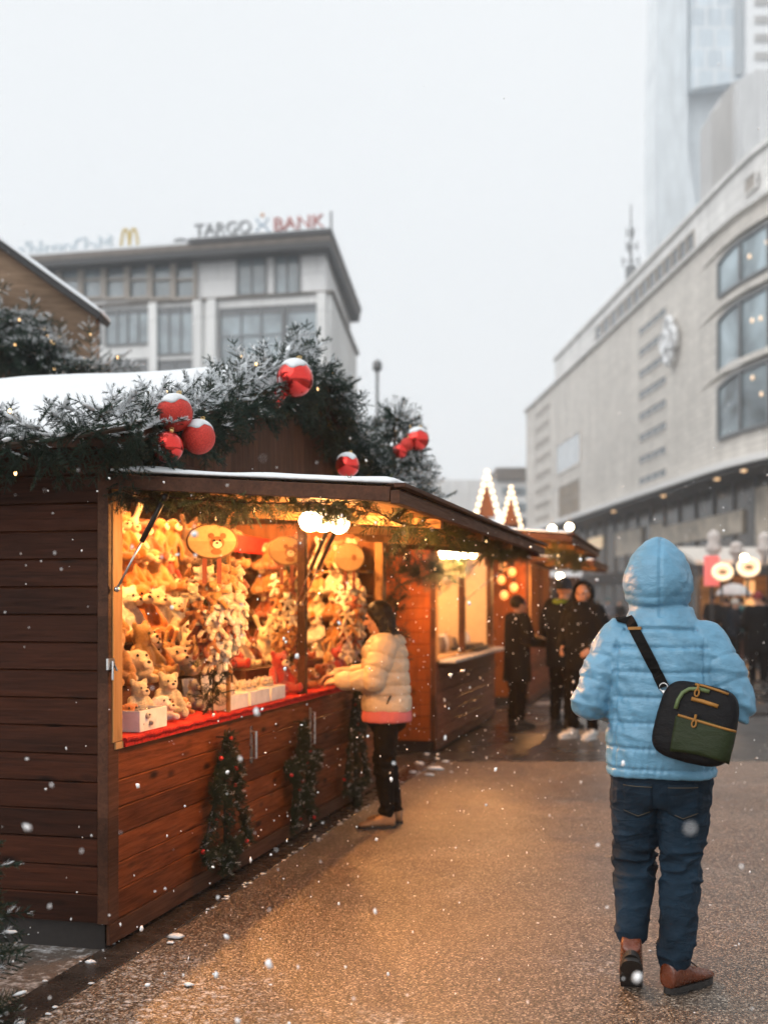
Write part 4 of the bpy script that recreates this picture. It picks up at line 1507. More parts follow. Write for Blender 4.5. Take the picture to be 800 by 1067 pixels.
# -- garland wound posts standing on the counter
def wound_post(x, y, z0, z1, label, seed, r=.085):
    return garland('garland_post', [(x, y, z0), (x, y, z0 + .25 * (z1 - z0)), (x + .005, y, z0 + .6 * (z1 - z0)), (x, y, z1)], r, 130, .11, 0, label, seed, [plain('black_green_needle', (.012, .02, .013), .6), M['snow']], cat='post', group='garland posts on the counter')
BUN = []
for k, (px, pyb, X, zt, lab) in enumerate(((222, 745, XF - .06, 2.02, 'garland wound post under the nearest bear sign'), (299, 706, XF - .30, 2.0, 'garland wound post under the middle bear sign'), (364, 690, XF - .22, 2.0, 'garland wound post under the farthest bear sign'))):
    q = at_x(px, 640, X); BUN.append((X, q.y))
    wound_post(X, q.y, ZCT + .014, zt, lab, 40 + k)
q = at_x(392, 640, XF + .12)
garland('garland_post', [(XF + .09, 10.02, .96), (XF + .09, 10.02, 2.08)], .07, 130, .13, 0, 'dark garland wound round the far post of the plush stall', 47, None, cat='post', group=None)

# -- wreaths on the counter front
def wreath(outline, px, pyt, pyb, label, seed, lights=7, wspan=.30):
    """outline in (-1..1, 0..1) -> hung on the counter front"""
    top = at_x(px, pyt, XF + .05); bot = at_x(px, pyb, XF + .05)
    y0 = (top.y + bot.y) / 2; h = top.z - bot.z
    root = empty('fir_wreath', (XF + .002, y0, bot.z), label, 'wreath')
    g = Green(seed)
    wire = MB()
    rr = np.random.RandomState(seed)
    allp = []
    for ln in outline:
        pts = [np.array([.05, a * wspan, b * h]) for a, b in ln]
        P = path_pts(pts, 60)
        wire.tube([Vector(q) for q in P[::6]] + [Vector(P[-1])], .007, 6)
        m = int(110 * np.linalg.norm(np.diff(P, axis=0), axis=1).sum() / .5)
        for i in range(m):
            q = P[rr.randint(60)]
            a = rr.uniform(0, 2 * PI)
            d = np.array([abs(math.cos(a)) * .8 + .1, math.sin(a), rr.uniform(-1, 1)])
            g.twig(q, d, rr.uniform(.055, .09), .02)
            allp.append(q + d * .045)
    wire.tube([(0, 0, h * 1.0), (.05, 0, h * 1.0)], .004, 6)
    wire.build('wire_frame', M['black_metal'], root)
    g.build('fir_twigs', root)
    rb = plain('berry_red', (.5, .02, .02), .35)
    pr = None
    for k in range(lights):
        q = allp[rr.randint(len(allp))]
        if pr is None:
            b = MB(); b.ell((0, 0, 0), (.013, .013, .013), nu=10, nv=8); o = pr = b.build('red_berry', rb, root, smooth=True)
        else: o = copy_tree(pr, root)
        o.location = Vector(q)
    return root


TREE = [[(0, 1), (-.55, .62), (-.35, .62), (-1, .16), (-.12, .16)], [(0, 1), (.55, .62), (.35, .62), (1, .16), (.12, .16)], [(-.14, .16), (-.14, .0), (.14, .0), (.14, .16)], [(0, .9), (0, .2)]]
star = [(math.sin(k * 2 * PI / 5) * 1.0, .5 + .5 * math.cos(k * 2 * PI / 5)) for k in range(5)]
STAR = [[star[0], star[2]], [star[2], star[4]], [star[4], star[1]], [star[1], star[3]], [star[3], star[0]]]
wreath(TREE, 234, 768, 905, 'tree shaped fir wreath with red berries nearest the corner of the counter', 51, 9, .33)
wreath(STAR, 313, 752, 868, 'star shaped fir wreath with red berries on the middle of the counter', 52, 8, .36)
wreath(TREE, 369, 722, 838, 'tree shaped fir wreath on the counter beside the woman in cream', 53, 6, .33)

# ------------------------------------------------------------------ baubles
def bauble_mat(name, rough, glitter):
    t = NT(name)
    v = t.coord('Object')
    t.P('Base Color', (.78, .03, .02)); t.P('Metallic', .85 if not glitter else .35); t.P('Roughness', rough)
    t.P('Coat Weight', .6 if not glitter else 0)
    if glitter:
        t.P('Base Color', t.ramp(t.voro(v, 260), [(.2, (.85, .07, .04)), (.7, (.48, .02, .015))]))
        t.bump(t.voro(v, 260), .8, .003)
    return t.mat
M['b_shiny'] = bauble_mat('shiny_red_bauble', .06, False); M['b_glit'] = bauble_mat('glitter_red_bauble', .38, True)
M['gold'] = plain('gold_cap', (.7, .5, .2), .3, 1)


def bauble(px, py, rpx, d, mat, label, snow=True, tilt=(0.2, 0.1), group=None):
    c = at_depth(px, py, d); R = rpx * d / FPX
    e = empty('red_bauble', c, label, 'bauble', group)
    mb = MB(); mb.ell((0, 0, 0), (R, R, R), nu=36, nv=22); mb.build('ball', mat, e, smooth=True)
    ax = Vector((tilt[0], tilt[1], 1)).normalized()
    mb = MB(); mb.tube([ax * R * .97, ax * R * 1.16], [R * .16, R * .14], 12); mb.tube([ax * R * (1.16) + Vector((0.35 * R * math.cos(a), 0, .14 * R + .14 * R * math.sin(a))) * .4 for a in np.linspace(0, 2 * PI, 13)], R * .02, 6)
    mb.build('cap', M['gold'], e, smooth=True)
    if snow:
        mb = MB(); rr = []
        for j in range(7):
            ph = math.radians(88 - 52 * j / 6)
            th = R * .10 * math.sin(math.radians(90 - 90 * (j / 6) ** 2)) + .0015
            ring = []
            for i in range(28):
                a = 2 * PI * i / 28
                wv = 1 + .16 * math.sin(a * 3 + px) + .08 * math.sin(a * 7 + py)
                pp = math.radians(90 - (90 - math.degrees(ph)) * wv)
                ring.append((math.cos(pp) * math.cos(a) * (R + th), math.cos(pp) * math.sin(a) * (R + th), math.sin(pp) * (R + th)))
            rr.append(ring)
        mb.rings(rr, 0, True); mb.build('snow_cap', M['snow'], e, smooth=True)
    return e


bg_ = 'red baubles on the stall greenery'
bauble(182, 431, 19, 5.5, M['b_glit'], 'glittery red bauble topmost of the three by the corner', True, group=bg_)
bauble(207, 456, 17.5, 5.55, M['b_glit'], 'glittery red bauble at the right of the three by the corner', True, group=bg_)
bauble(175, 466, 16.5, 5.40, M['b_shiny'], 'shiny red bauble lowest of the three by the corner', False, group=bg_)
bauble(307, 395, 19.5, 7.0, M['b_shiny'], 'big shiny red bauble with snow on top at the gable peak', True, group=bg_)
bauble(287, 415, 11, 7.05, M['b_shiny'], 'small shiny red bauble tucked below the big gable bauble', False, group=bg_)
bauble(362, 485, 12.5, 7.2, M['b_shiny'], 'shiny red bauble with snow resting just above the awning', True, group=bg_)
bauble(435, 458, 12, 9.35, M['b_shiny'], 'shiny red bauble at the right side of the small fir', True, group=bg_)
bauble(417, 470, 8, 9.3, M['b_shiny'], 'small red bauble in the middle of the small fir', False, group=bg_)
bauble(424, 463, 7, 9.3, M['b_glit'], 'small glittery bauble between two red ones on the fir', False, group=bg_)

# ------------------------------------------------------------------ lit tree ornaments on the roofs beyond
M['lit_bulb'] = emit('ornament_bulb', (1, .72, .38), 1.6, (1, .9, .8))
M['orn_red'] = plain('ornament_brown', (.22, .075, .025), .6)
def lit_tree(px, pyt, pyb, wpx, d, label):
    b = at_depth(px, pyb, d); h = (pyb - pyt) * d / FPX; w_ = wpx * d / FPX / 2
    root = empty('lit_tree_ornament', b, label, 'ornament', None, rz=TH)
    mb = MB(); mb.prism([(-w_ * .72, .02), (w_ * .72, .02), (0, h * .74)], lambda a, z, t: (a, t, z), .02, .06); mb.build('red_panel', M['orn_red'], root)
    mb = MB(); mb.tube([(-w_, .0, 0), (0, 0, h), (w_, 0, 0), (-w_, 0, 0)], .02, 8); mb.tube([(0, .08, -.6), (0, .08, h * .5)], .03, 6); mb.build('frame', M['wood_beam'], root)
    pr = None
    n = 7
    for sg_ in (-1, 1):
        for k in range(n):
            t = k / n
            if pr is None:
                bb = MB(); bb.ell((0, 0, 0), (.036, .036, .036), nu=10, nv=8); o = pr = bb.build('bulb', M['lit_bulb'], root, smooth=True)
            else: o = copy_tree(pr, root)
            o.location = (sg_ * w_ * (1 - t) * 1.0, -.05, h * t)
    bb = copy_tree(pr, root); bb.location = (0, -.05, h)
    return root
lit_tree(507, 492, 540, 25, 15.2, 'taller tree ornament outlined in bulbs on the roof of the second stall')
lit_tree(532, 508, 548, 20, 18.5, 'shorter tree ornament outlined in bulbs on the third roof')
# ------------------------------------------------------------------ plush toys
def plush_mat():
    t = NT('plush')
    v = t.coord('Object')
    oi = t.n('ShaderNodeObjectInfo')
    f = t.noise(v, 55, 5, .7)
    t.P('Base Color', t.mix(1.0, oi.outputs['Color'], t.ramp(f, [(.3, .62), (.7, 1.2)]), 'MULTIPLY'))
    t.P('Roughness', .95); t.P('Specular IOR Level', .15); t.P('Sheen Weight', .4); t.P('Sheen Roughness', .5)
    t.bump(t.math('ADD', t.noise(v, 120, 4, .7), t.noise(v, 38, 3)), .9, .012)
    return t.mat


M['plush'] = plush_mat()
M['muzzle'] = plain('plush_muzzle', (.72, .58, .42), .95, 0, .15, 40, .5, .1)
M['eye'] = plain('bead_eye', (.01, .008, .007), .12)
M['nose'] = plain('stitched_nose', (.04, .02, .015), .6)


def plush_shape(kind):
    mb = MB()
    if kind == 'bear':          # sitting, facing -Y
        mb.ell((0, 0, .125), (.088, .078, .115)); mb.ell((0, -.015, .275), (.078, .07, .07))
        for s in (-1, 1):
            mb.ell((s * .06, 0, .338), (.032, .018, .032))
            mb.capsule((s * .075, -.01, .19), .034, (s * .115, -.075, .095), .031)
            mb.capsule((s * .05, -.05, .045), .045, (s * .08, -.17, .042), .036); mb.ell((s * .083, -.19, .055), (.036, .02, .045))
        mb.ell((0, -.075, .258), (.036, .03, .028))
        H = .37
    elif kind == 'rabbit':
        mb.ell((0, 0, .12), (.072, .066, .11)); mb.ell((0, -.015, .262), (.062, .06, .062))
        for s in (-1, 1):
            mb.capsule((s * .03, 0, .31), .02, (s * .075, .0, .42), .024); mb.capsule((s * .062, -.01, .18), .028, (s * .085, -.075, .10), .025)
            mb.capsule((s * .045, -.05, .04), .038, (s * .06, -.17, .035), .034)
        mb.ell((0, -.068, .245), (.03, .024, .022)); H = .4
    elif kind == 'dog':         # lying, droopy ears
        mb.ell((0, .03, .07), (.085, .13, .068)); mb.ell((0, -.12, .13), (.07, .07, .066)); mb.ell((0, -.19, .11), (.042, .05, .034))
        for s in (-1, 1):
            mb.capsule((s * .062, -.11, .17), .022, (s * .10, -.12, .08), .026); mb.capsule((s * .06, -.06, .035), .034, (s * .075, -.2, .03), .03)
            mb.capsule((s * .075, .1, .035), .036, (s * .11, .0, .032), .03)
        H = .2
    elif kind == 'monkey':      # hanging with long limbs
        mb.ell((0, 0, .17), (.06, .05, .085)); mb.ell((0, -.01, .29), (.056, .052, .055))
        for s in (-1, 1):
            mb.ell((s * .062, 0, .295), (.024, .012, .024)); mb.capsule((s * .05, 0, .22), .024, (s * .12, -.01, .12), .02); mb.capsule((s * .12, -.01, .12), .02, (s * .13, -.02, .03), .024)
            mb.capsule((s * .035, 0, .1), .026, (s * .06, -.02, -.04), .024)
        mb.ell((0, -.055, .27), (.034, .022, .028)); H = .35
    else:                        # little spread-limbed keyring plush
        mb.ell((0, 0, .05), (.030, .026, .036)); mb.ell((0, -.004, .108), (.033, .03, .03))
        for s in (-1, 1):
            mb.ell((s * .027, 0, .135), (.013, .009, .013)); mb.capsule((s * .025, 0, .07), .014, (s * .066, -.012, .06), .014)
            mb.capsule((s * .016, 0, .028), .016, (s * .042, -.02, -.022), .016)
        mb.ell((0, -.032, .10), (.015, .012, .012)); H = .15
    vox = .012 if kind != 'small' else .0065
    me = mb.fused('plush_' + kind, vox, 4)
    a = get_co(me); n = get_no(me)
    a += n * (wob(a, 70 if kind != 'small' else 130, 3, 2)[:, None] * (.004 if kind != 'small' else .002))
    set_co(me, a)
    me.materials.append(M['plush'])
    return me


PL = {k: plush_shape(k) for k in ('bear', 'rabbit', 'dog', 'monkey', 'small')}
FACE = {'bear': ((0, -.098, .258), .040, .028, (.03, -.078, .292), .0085), 'rabbit': ((0, -.084, .243), .033, .02, (.026, -.066, .276), .0075),
        'dog': ((0, -.226, .115), .036, .024, (.03, -.175, .162), .0085), 'monkey': ((0, -.07, .272), .038, .022, (.02, -.058, .302), .007)}
_parts = {}


def face_meshes(kind):
    if kind in _parts: return _parts[kind]
    c, rw, rd, e, re = FACE[kind]
    out = []
    mb = MB(); mb.ell(c, (rw, rd * .7, rw * .78), nu=14, nv=10); me = mb.mesh('muzzle'); me.materials.append(M['muzzle']); out.append(('muzzle', me))
    mb = MB(); mb.ell((c[0], c[1] - rd * .62, c[2] + rw * .35), (rw * .38, .008, rw * .27), nu=10, nv=8); me = mb.mesh('nose'); me.materials.append(M['nose']); out.append(('nose', me))
    for s in (-1, 1):
        mb = MB(); mb.ell((s * e[0], e[1], e[2]), (re, re, re), nu=10, nv=8); me = mb.mesh('eye'); me.materials.append(M['eye']); out.append(('eye', me))
    for nme, me in out: me.polygons.foreach_set('use_smooth', [True] * len(me.polygons))
    _parts[kind] = out
    return out


COLS = {'honey brown': (.40, .17, .045), 'golden tan': (.52, .28, .10), 'cream': (.80, .66, .46), 'reddish brown': (.26, .06, .02), 'dark brown': (.12, .055, .025), 'white': (.82, .76, .66), 'grey': (.34, .31, .28), 'orange': (.60, .20, .035), 'red': (.5, .04, .03)}
TOYN = [0]


def toy(kind, colour, loc, rz, s, label, group, full=True, tilt=0.0, roll=0.0):
    nm = {'bear': 'plush_bear', 'rabbit': 'plush_rabbit', 'dog': 'plush_dog', 'monkey': 'plush_monkey', 'small': 'small_plush'}[kind]
    o = bpy.data.objects.new(nm, PL[kind]); COL.objects.link(o)
    o.location = loc; o.rotation_euler = (tilt, roll, rz); o.scale = (s, s, s)
    r = np.random.RandomState(TOYN[0]); TOYN[0] += 1
    k = r.uniform(.82, 1.15)
    c = COLS[colour]; o.color = (min(1, c[0] * k), min(1, c[1] * k * r.uniform(.92, 1.06)), min(1, c[2] * k), 1)
    tag(o, label, 'plush toy', group)
    if full and kind != 'small':
        for nme, me in face_meshes(kind):
            ch = bpy.data.objects.new(nme, me); COL.objects.link(ch); set_parent(ch, o)
            ch.color = o.color
    return o


RT = np.random.RandomState(5)
KN = {'bear': 'bear', 'rabbit': 'rabbit', 'dog': 'dog', 'monkey': 'monkey'}
AX = PI / 2            # facing the lane (+X)
# back rack
rows = [('top', 1.84), ('second', 1.63), ('third', 1.42), ('fourth', 1.21), ('lowest', 1.0)]
for rn, z in rows:
    ys = np.arange(7.35, 9.75, .19)
    for i, y in enumerate(ys):
        kind = RT.choice(['bear', 'bear', 'bear', 'rabbit', 'monkey'])
        colr = RT.choice(['honey brown', 'golden tan', 'orange', 'reddish brown', 'cream', 'dark brown', 'honey brown', 'red'], p=[.22, .2, .14, .14, .1, .06, .1, .04])
        zz = z + (.03 if kind == 'monkey' else 0)
        toy(kind, colr, (-3.72 + RT.uniform(-.03, .05), y + RT.uniform(-.02, .02), zz), AX - .35 + RT.uniform(-.35, .35), RT.uniform(.80, 1.0),
            f'{colr} plush {kind}, {ordw[i]} along the {rn} shelf of the back rack', 'plush toys on the back rack', True, 0, RT.uniform(-.12, .12))
# end rack (faces the camera): shelves of rounder pale toys
for rn, z in rows:
    xs_ = np.arange(-3.52, -2.6, .155)
    for i, x in enumerate(xs_):
        right = x > -3.1
        kind = RT.choice(['bear', 'rabbit', 'bear'])
        colr = RT.choice(['cream', 'golden tan', 'white', 'honey brown'], p=[.35, .3, .15, .2]) if right else RT.choice(['reddish brown', 'honey brown', 'orange', 'dark brown', 'red', 'golden tan'], p=[.28, .26, .18, .08, .08, .12])
        toy(kind, colr, (x + RT.uniform(-.012, .012), 9.93 + RT.uniform(-.02, .02), z), RT.uniform(-.4, .4), RT.uniform(.62, .80),
            f'{colr} plush {kind}, {ordw[i]} along the {rn} shelf of the end rack', 'plush toys on the end rack', True, 0, RT.uniform(-.1, .1))
# big toys heaped on the steps and counter at the near end
heap = []
for tier, (x0, z0, ys_, s_) in enumerate(((XF - .72, 1.325, np.arange(5.7, 7.2, .205), .92), (XF - .47, 1.125, np.arange(5.6, 7.15, .2), .86), (XF - .22, ZCT + .016, np.arange(5.45, 6.05, .17), .70))):
    tn = ('upper step', 'lower step', 'counter edge')[tier]
    for i, y in enumerate(ys_):
        kind = RT.choice(['bear', 'dog', 'rabbit', 'bear'], p=[.45, .2, .15, .2])
        colr = RT.choice(['golden tan', 'cream', 'white', 'honey brown', 'grey', 'orange'], p=[.2, .36, .24, .08, .05, .07]) if tier < 2 else RT.choice(['orange', 'cream', 'white', 'grey'])
        toy(kind, colr, (x0 + RT.uniform(-.03, .03), y + RT.uniform(-.02, .02), z0), AX - .45 + RT.uniform(-.4, .4), s_ * RT.uniform(.85, 1.1),
            f'{colr} plush {kind}, {ordw[i]} from the near end in the heap on the {tn}', 'big plush toys heaped at the near end', True, 0, RT.uniform(-.1, .1))
# more on the counter edge between the posts
for k, (px, py, kind, colr, s_) in enumerate(((166, 742, 'dog', 'orange', .55), (183, 738, 'dog', 'orange', .5), (172, 716, 'rabbit', 'white', .6), (186, 726, 'bear', 'white', .55), (201, 733, 'bear', 'grey', .48), (208, 724, 'bear', 'cream', .5))):
    p = at_depth(px, py, 0); pz = ZCT + .016
    g_ = on_ground(px, py + 6, pz)
    if g_.x > XF - .06: g_.x = XF - .06
    toy(kind, colr, (g_.x, g_.y, pz), AX - .4 + RT.uniform(-.3, .3), s_, f'{colr} plush {kind}, {ordw[k]} along the very front of the counter', 'plush toys on the counter front', True)
# white boxes with small animals
def box_thing(x0, x1, y0, y1, z0, h, label):
    mb = MB(); t = .008
    mb.box(x0, x1, y0, y1, z0, z0 + t)
    mb.box(x0, x0 + t, y0, y1, z0 + t, z0 + h); mb.box(x1 - t, x1, y0, y1, z0 + t, z0 + h); mb.box(x0 + t, x1 - t, y0, y0 + t, z0 + t, z0 + h); mb.box(x0 + t, x1 - t, y1 - t, y1, z0 + t, z0 + h)
    o = mb.build('card_box', M['white_box'], None, bevel=.001); return tag(o, label, 'box', 'white boxes on the counter')
ZB = ZCT + .014
boxes = [(5.25, 5.56, .10, 'white card box in the near corner of the counter holding a grey plush'), (6.42, 6.72, .085, 'white card box of small pale plush just past the first wound post'), (6.76, 7.10, .085, 'white card box of small pale plush in the middle of the counter'), (7.13, 7.40, .085, 'white card box of small plush just before the dark window post')]
for bi, (y0, y1, h, lab) in enumerate(boxes):
    x1 = XF - .02; x0 = x1 - .22
    box_thing(x0, x1, y0, y1, ZB, h, lab)
    n = 2 if bi == 0 else 5
    for i in range(n):
        colr = 'grey' if bi == 0 else RT.choice(['white', 'cream', 'white'])
        yy = y0 + .05 + (y1 - y0 - .1) * (i + .5) / n
        toy('dog' if bi == 0 else 'bear', colr, ((x0 + x1) / 2 + .02 * (-1) ** i, yy, ZB + .02), AX - .3 + RT.uniform(-.3, .3), .46 if bi == 0 else .34,
            f'{colr} small plush, {ordw[i]} in the ' + ('corner box', 'box beside the first wound post', 'box mid counter', 'box beside the dark window post')[bi], 'small plush in white boxes', True)
for i in range(9):
    y = 6.38 + i * .125
    kind = RT.choice(['bear', 'rabbit']); colr = RT.choice(['honey brown', 'cream', 'reddish brown', 'golden tan', 'orange'])
    toy(kind, colr, (XF - .47 + RT.uniform(-.03, .03), y + .02, 1.125 if y < 7.2 else ZB), AX - .4 + RT.uniform(-.3, .3), .62 if y < 7.2 else .8,
        f'{colr} plush {kind}, {ordw[i]} in the row behind the boxes', 'plush behind the boxes') if y > 7.0 or True else None
# price cards
mbp = None
for i, y in enumerate((6.5, 6.78, 7.0)):
    mb = MB(); mb.box(-.004, .004, -.05, .05, 0, .10); mb.box(-.03, .03, -.05, .05, -.004, 0)
    o = mb.build('price_card', M['white_box'], None, bevel=.001); o.location = (XF - .29, y, 1.02 + .02 * i); o.location.z = ZB + .005
    o.rotation_euler = (0, -.15, -.35); o.scale = (1, 1, 1.7)
    tag(o, ('blank white price card standing nearest the first wound post', 'middle one of three white price cards on the counter', 'white price card standing nearest the dark window post')[i], 'price card', 'white price cards')
# heap beyond the dark window post
for i in range(14):
    y = 7.75 + (i % 7) * .24; up = i // 7
    kind = RT.choice(['bear', 'rabbit', 'dog', 'bear']); colr = RT.choice(['cream', 'white', 'red', 'golden tan', 'reddish brown'], p=[.3, .25, .15, .15, .15])
    toy(kind, colr, (XF - (.22 if not up else .55) + RT.uniform(-.04, .04), y, ZB + .002 if not up else 1.105), AX - .5 + RT.uniform(-.4, .4), RT.uniform(.6, .85),
        f'{colr} plush {kind}, {ordw[i % 7]} past the dark window post on the ' + ('counter edge', 'step behind')[up], 'plush beyond the dark window post')
# hanging bundles on the wound posts + oval bear signs
M['board'] = wood('sign_board', (.60, .40, .19), (.74, .54, .30), .5, 'Y', 'Z', .5, 0)
M['bark'] = plain('bark', (.16, .09, .045), .9, 0, .3, 40, .5)
M['leather'] = plain('leather_strap', (.22, .05, .02), .5)
bnames = ('nearest', 'middle', 'farthest')
for b, (X, Y) in enumerate(BUN):
    zt_, zb_ = (1.74, 1.30) if b == 0 else ((1.72, 1.17) if b == 1 else (1.70, 1.20))
    n = (48, 36, 30)[b]
    tiers = 6
    i = 0
    for t in range(tiers):
        z = zt_ - (zt_ - zb_) * t / (tiers - 1)
        m = n // tiers
        rad = (.055 + .085 * math.sin(PI * min(1, .25 + t / (tiers - 1) * .72))) * (1.15 if b == 0 else .85)
        for q in range(m):
            a = -PI * .82 + PI * 1.15 * (q + .5 * (t % 2)) / m          # the side seen from the lane
            px_, py_ = X + rad * math.cos(a + .45), Y + rad * math.sin(a + .45)
            colr = RT.choice(['cream', 'white', 'golden tan', 'grey', 'reddish brown', 'honey brown'], p=[.38, .22, .14, .08, .08, .10])
            toy('small', colr, (px_, py_, z - .10 + RT.uniform(-.02, .02)), a + .45 + PI / 2 + RT.uniform(-.4, .4), RT.uniform(.72, 1.0) * (1.05 if b == 0 else .95),
                f'{colr} keyring plush, {ordw[q]} in tier {("one","two","three","four","five","six")[t]} on the {bnames[b]} post', 'little plush hanging on the wound posts', False, RT.uniform(-.25, .25), RT.uniform(-.3, .3))
    # sign
    px, py, wx, hx = ((221, 564, 25, 17), (299, 574, 17.5, 14), (364, 581, 15, 14))[b]
    X2 = X + .10
    c = at_x(px, py, X2); dd = (X2 * -ST + c.y * CT)
    aw_, ah_ = wx * dd / FPX, hx * dd / FPX
    e = empty('bear_sign', c, f'oval wooden sign with painted bear face hanging on the {bnames[b]} wound post', 'sign', 'oval bear signs', rz=math.radians(-14))
    # faces the camera: board normal -Y in the local frame, turned to the lane
    e.rotation_euler = (0, 0, math.radians(22))
    ov = [(aw_ * math.cos(2 * PI * k / 40), ah_ * math.sin(2 * PI * k / 40)) for k in range(40)]
    mb = MB(); mb.prism(ov, lambda u, v, t: (u, t, v), -.012, .012); mb.build('board', M['board'], e, bevel=.002)
    mb = MB(); mb.tube([(aw_ * 1.0 * math.cos(2 * PI * k / 40), .002, ah_ * 1.0 * math.sin(2 * PI * k / 40)) for k in range(41)], .011, 8); mb.build('bark_rim', M['bark'], e, smooth=True)
    mb = MB(); mb.tube([(-.02, 0, ah_), (-.025, .0, ah_ + .04), (0, 0, ah_ + .06), (.025, 0, ah_ + .04), (.02, 0, ah_)], .004, 6); mb.build('rope_loop', M['bark'], e)
    s_ = ah_ / .10 * .95; ox = aw_ * .22
    def disc(cx, cz, rx, rz_, y, nm, mt):
        mb = MB(); mb.prism([(cx + rx * math.cos(2 * PI * k / 20), cz + rz_ * math.sin(2 * PI * k / 20)) for k in range(20)], lambda u, v, t: (u, t, v), y, y + .003)
        return mb.build(nm, mt, e)
    pb, pc_ = plain('painted_brown', (.30, .12, .04), .6), plain('painted_cream', (.85, .72, .55), .6)
    if b < 2:
        disc(ox, -.01 * s_, .046 * s_, .042 * s_, -.0155, 'painted_head', pb)
        for sx in (-1, 1):
            disc(ox + sx * .038 * s_, .034 * s_, .019 * s_, .019 * s_, -.0152, 'painted_ear', pb)
            disc(ox + sx * .018 * s_, .004 * s_, .006 * s_, .007 * s_, -.0215, 'painted_eye', M['eye'])
        disc(ox, -.022 * s_, .030 * s_, .024 * s_, -.0185, 'painted_muzzle', pc_)
        disc(ox, -.012 * s_, .009 * s_, .006 * s_, -.0217, 'painted_nose', M['eye'])
        disc(ox - .005, -.068 * s_, .035 * s_, .020 * s_, -.0151, 'painted_body', pb)
    else:
        disc(ox * 1.4, .0, .02, .026, -.0155, 'painted_head', pb)
    mb = MB()
    for sx in (-1, 1):
        mb.box(sx * aw_ * .3 - .012, sx * aw_ * .3 + .012, -.004, .004, -ah_ - .14, -ah_ * .9)
    mb.build('leather_strap', M['leather'], e)

# goods in the second stall
RG = np.random.RandomState(8)
M['glaze'] = [plain('white_goods', (.7, .66, .6), .4), plain('dark_goods', (.12, .09, .07), .5), plain('tan_goods', (.45, .3, .16), .5)]
def candle_jar(col):
    mb = MB(); mb.lathe([(.03, 0), (.045, .01), (.05, .06), (.042, .11), (.03, .125), (.034, .14), (.02, .145)], (0, 0, 0), 14); return mb
ji = 0
for row, (x, z) in enumerate(((-2.75, .981), (-3.0, .981), (-3.5, 1.281), (-3.8, 1.581))):
    for i in range(9):
        mb = candle_jar(0)
        o = mb.build('glazed_jar', M['glaze'][RG.randint(3)], None, smooth=True)
        o.location = (x + RG.uniform(-.05, .05), 12.55 + i * .37 + RG.uniform(-.06, .06), z); o.scale = (RG.uniform(.9, 1.5),) * 3
        tag(o, f'small lidded jar, {ordw[i]} from the near end, ' + ('front row on the second stall counter', 'back row on the second stall counter', 'lower shelf of the second stall', 'upper shelf of the second stall')[row], 'jar', 'jars in the second stall')
for i in range(12):
    mb = MB(); mb.ell((0, 0, 0), (.07, .07, .085), nu=14, nv=10); mb.tube([(0, 0, .08), (0, 0, .3)], .004, 5)
    o = mb.build('hanging_ornament', M['glaze'][RG.randint(3)], None, smooth=True)
    o.location = (-2.75 - .35 * (i % 2), 12.5 + i * .28, 1.86 + .09 * (i % 3)); tag(o, f'round ornament, {ordw[i]} from the near end hanging under the second stall roof', 'ornament', 'ornaments hanging in the second stall')
mb = MB(); mb.box(XF - .25, XF + .05, 14.3, 15.4, .981, 1.02); mb.box(XF - .2, XF + .0, 14.4, 15.3, 1.021, 1.05)
o = mb.build('dark_tray', M['black_metal'], None, bevel=.006); tag(o, 'flat dark tray lying on the second stall counter', 'tray')
# orange lanterns on the end of stall three
M['lantern'] = emit('lantern_glow', (1, .36, .09), 1.7, (.8, .3, .1))
k = 0
for px, py in ((524, 590), (533, 596), (522, 604), (535, 612), (525, 620)):
    e = empty('round_lantern', at_y(px, py, 18.1 - .14), f'{ordw[k]} orange round lantern from the top on the third stall end', 'lantern', 'orange lanterns')
    mb = MB(); mb.ell((0, 0, 0), (.06, .06, .07), nu=14, nv=10); mb.build('globe', M['lantern'], e, smooth=True)
    mb = MB(); mb.lathe([(.03, .09), (.035, .12), (.01, .13)], (0, 0, 0), 10); mb.tube([(0, 0, .12), (0, .14, .14)], .008, 6); mb.build('cap', M['black_metal'], e)
    k += 1
# ------------------------------------------------------------------ people
def fabric(name, col, rough=.6, bump=.25, scale=60, wr=0.0, spec=.35, sheen=.0, var=.12):
    t = NT(name)
    v = t.coord('Object')
    f = t.noise(v, 7, 5, .6)
    t.P('Base Color', t.ramp(f, [(.3, tuple(c * (1 - var) for c in col)), (.7, tuple(min(1, c * (1 + var)) for c in col))]))
    t.P('Roughness', rough); t.P('Specular IOR Level', spec); t.P('Sheen Weight', sheen)
    h = t.noise(v, scale * 5, 2)
    if wr:
        v2 = t.coord('Object', (1.0, 1.0, 2.2), (0.3, .5, .4))
        h = t.math('ADD', t.math('MULTIPLY', t.noise(v2, 14, 5, .6, .25), wr * 3), t.math('MULTIPLY', h, .12))
    t.bump(h, bump, .02 if wr else .004)
    return t.mat


def denim(name, col):
    t = NT(name)
    v = t.coord('Object')
    f = t.noise(v, 5, 5, .6)
    col_ = t.ramp(f, [(.3, tuple(c * .5 for c in col)), (.72, tuple(c * 1.6 for c in col))])
    tw = t.n('ShaderNodeTexWave'); t.set(tw, 'Vector', t.coord('Object', (1, 1, 1), (0, .7, 0))); t.set(tw, 'Scale', 260)
    col_ = t.mix(.25, col_, tw.outputs['Color'], 'MULTIPLY')
    t.P('Base Color', col_); t.P('Roughness', .75); t.P('Specular IOR Level', .25)
    v2 = t.coord('Object', (1, 1, 2.4))
    t.bump(t.math('ADD', t.noise(v2, 10, 4, .55, 1.0), t.math('MULTIPLY', tw.outputs['Fac'], .04)), .6, .03)
    return t.mat


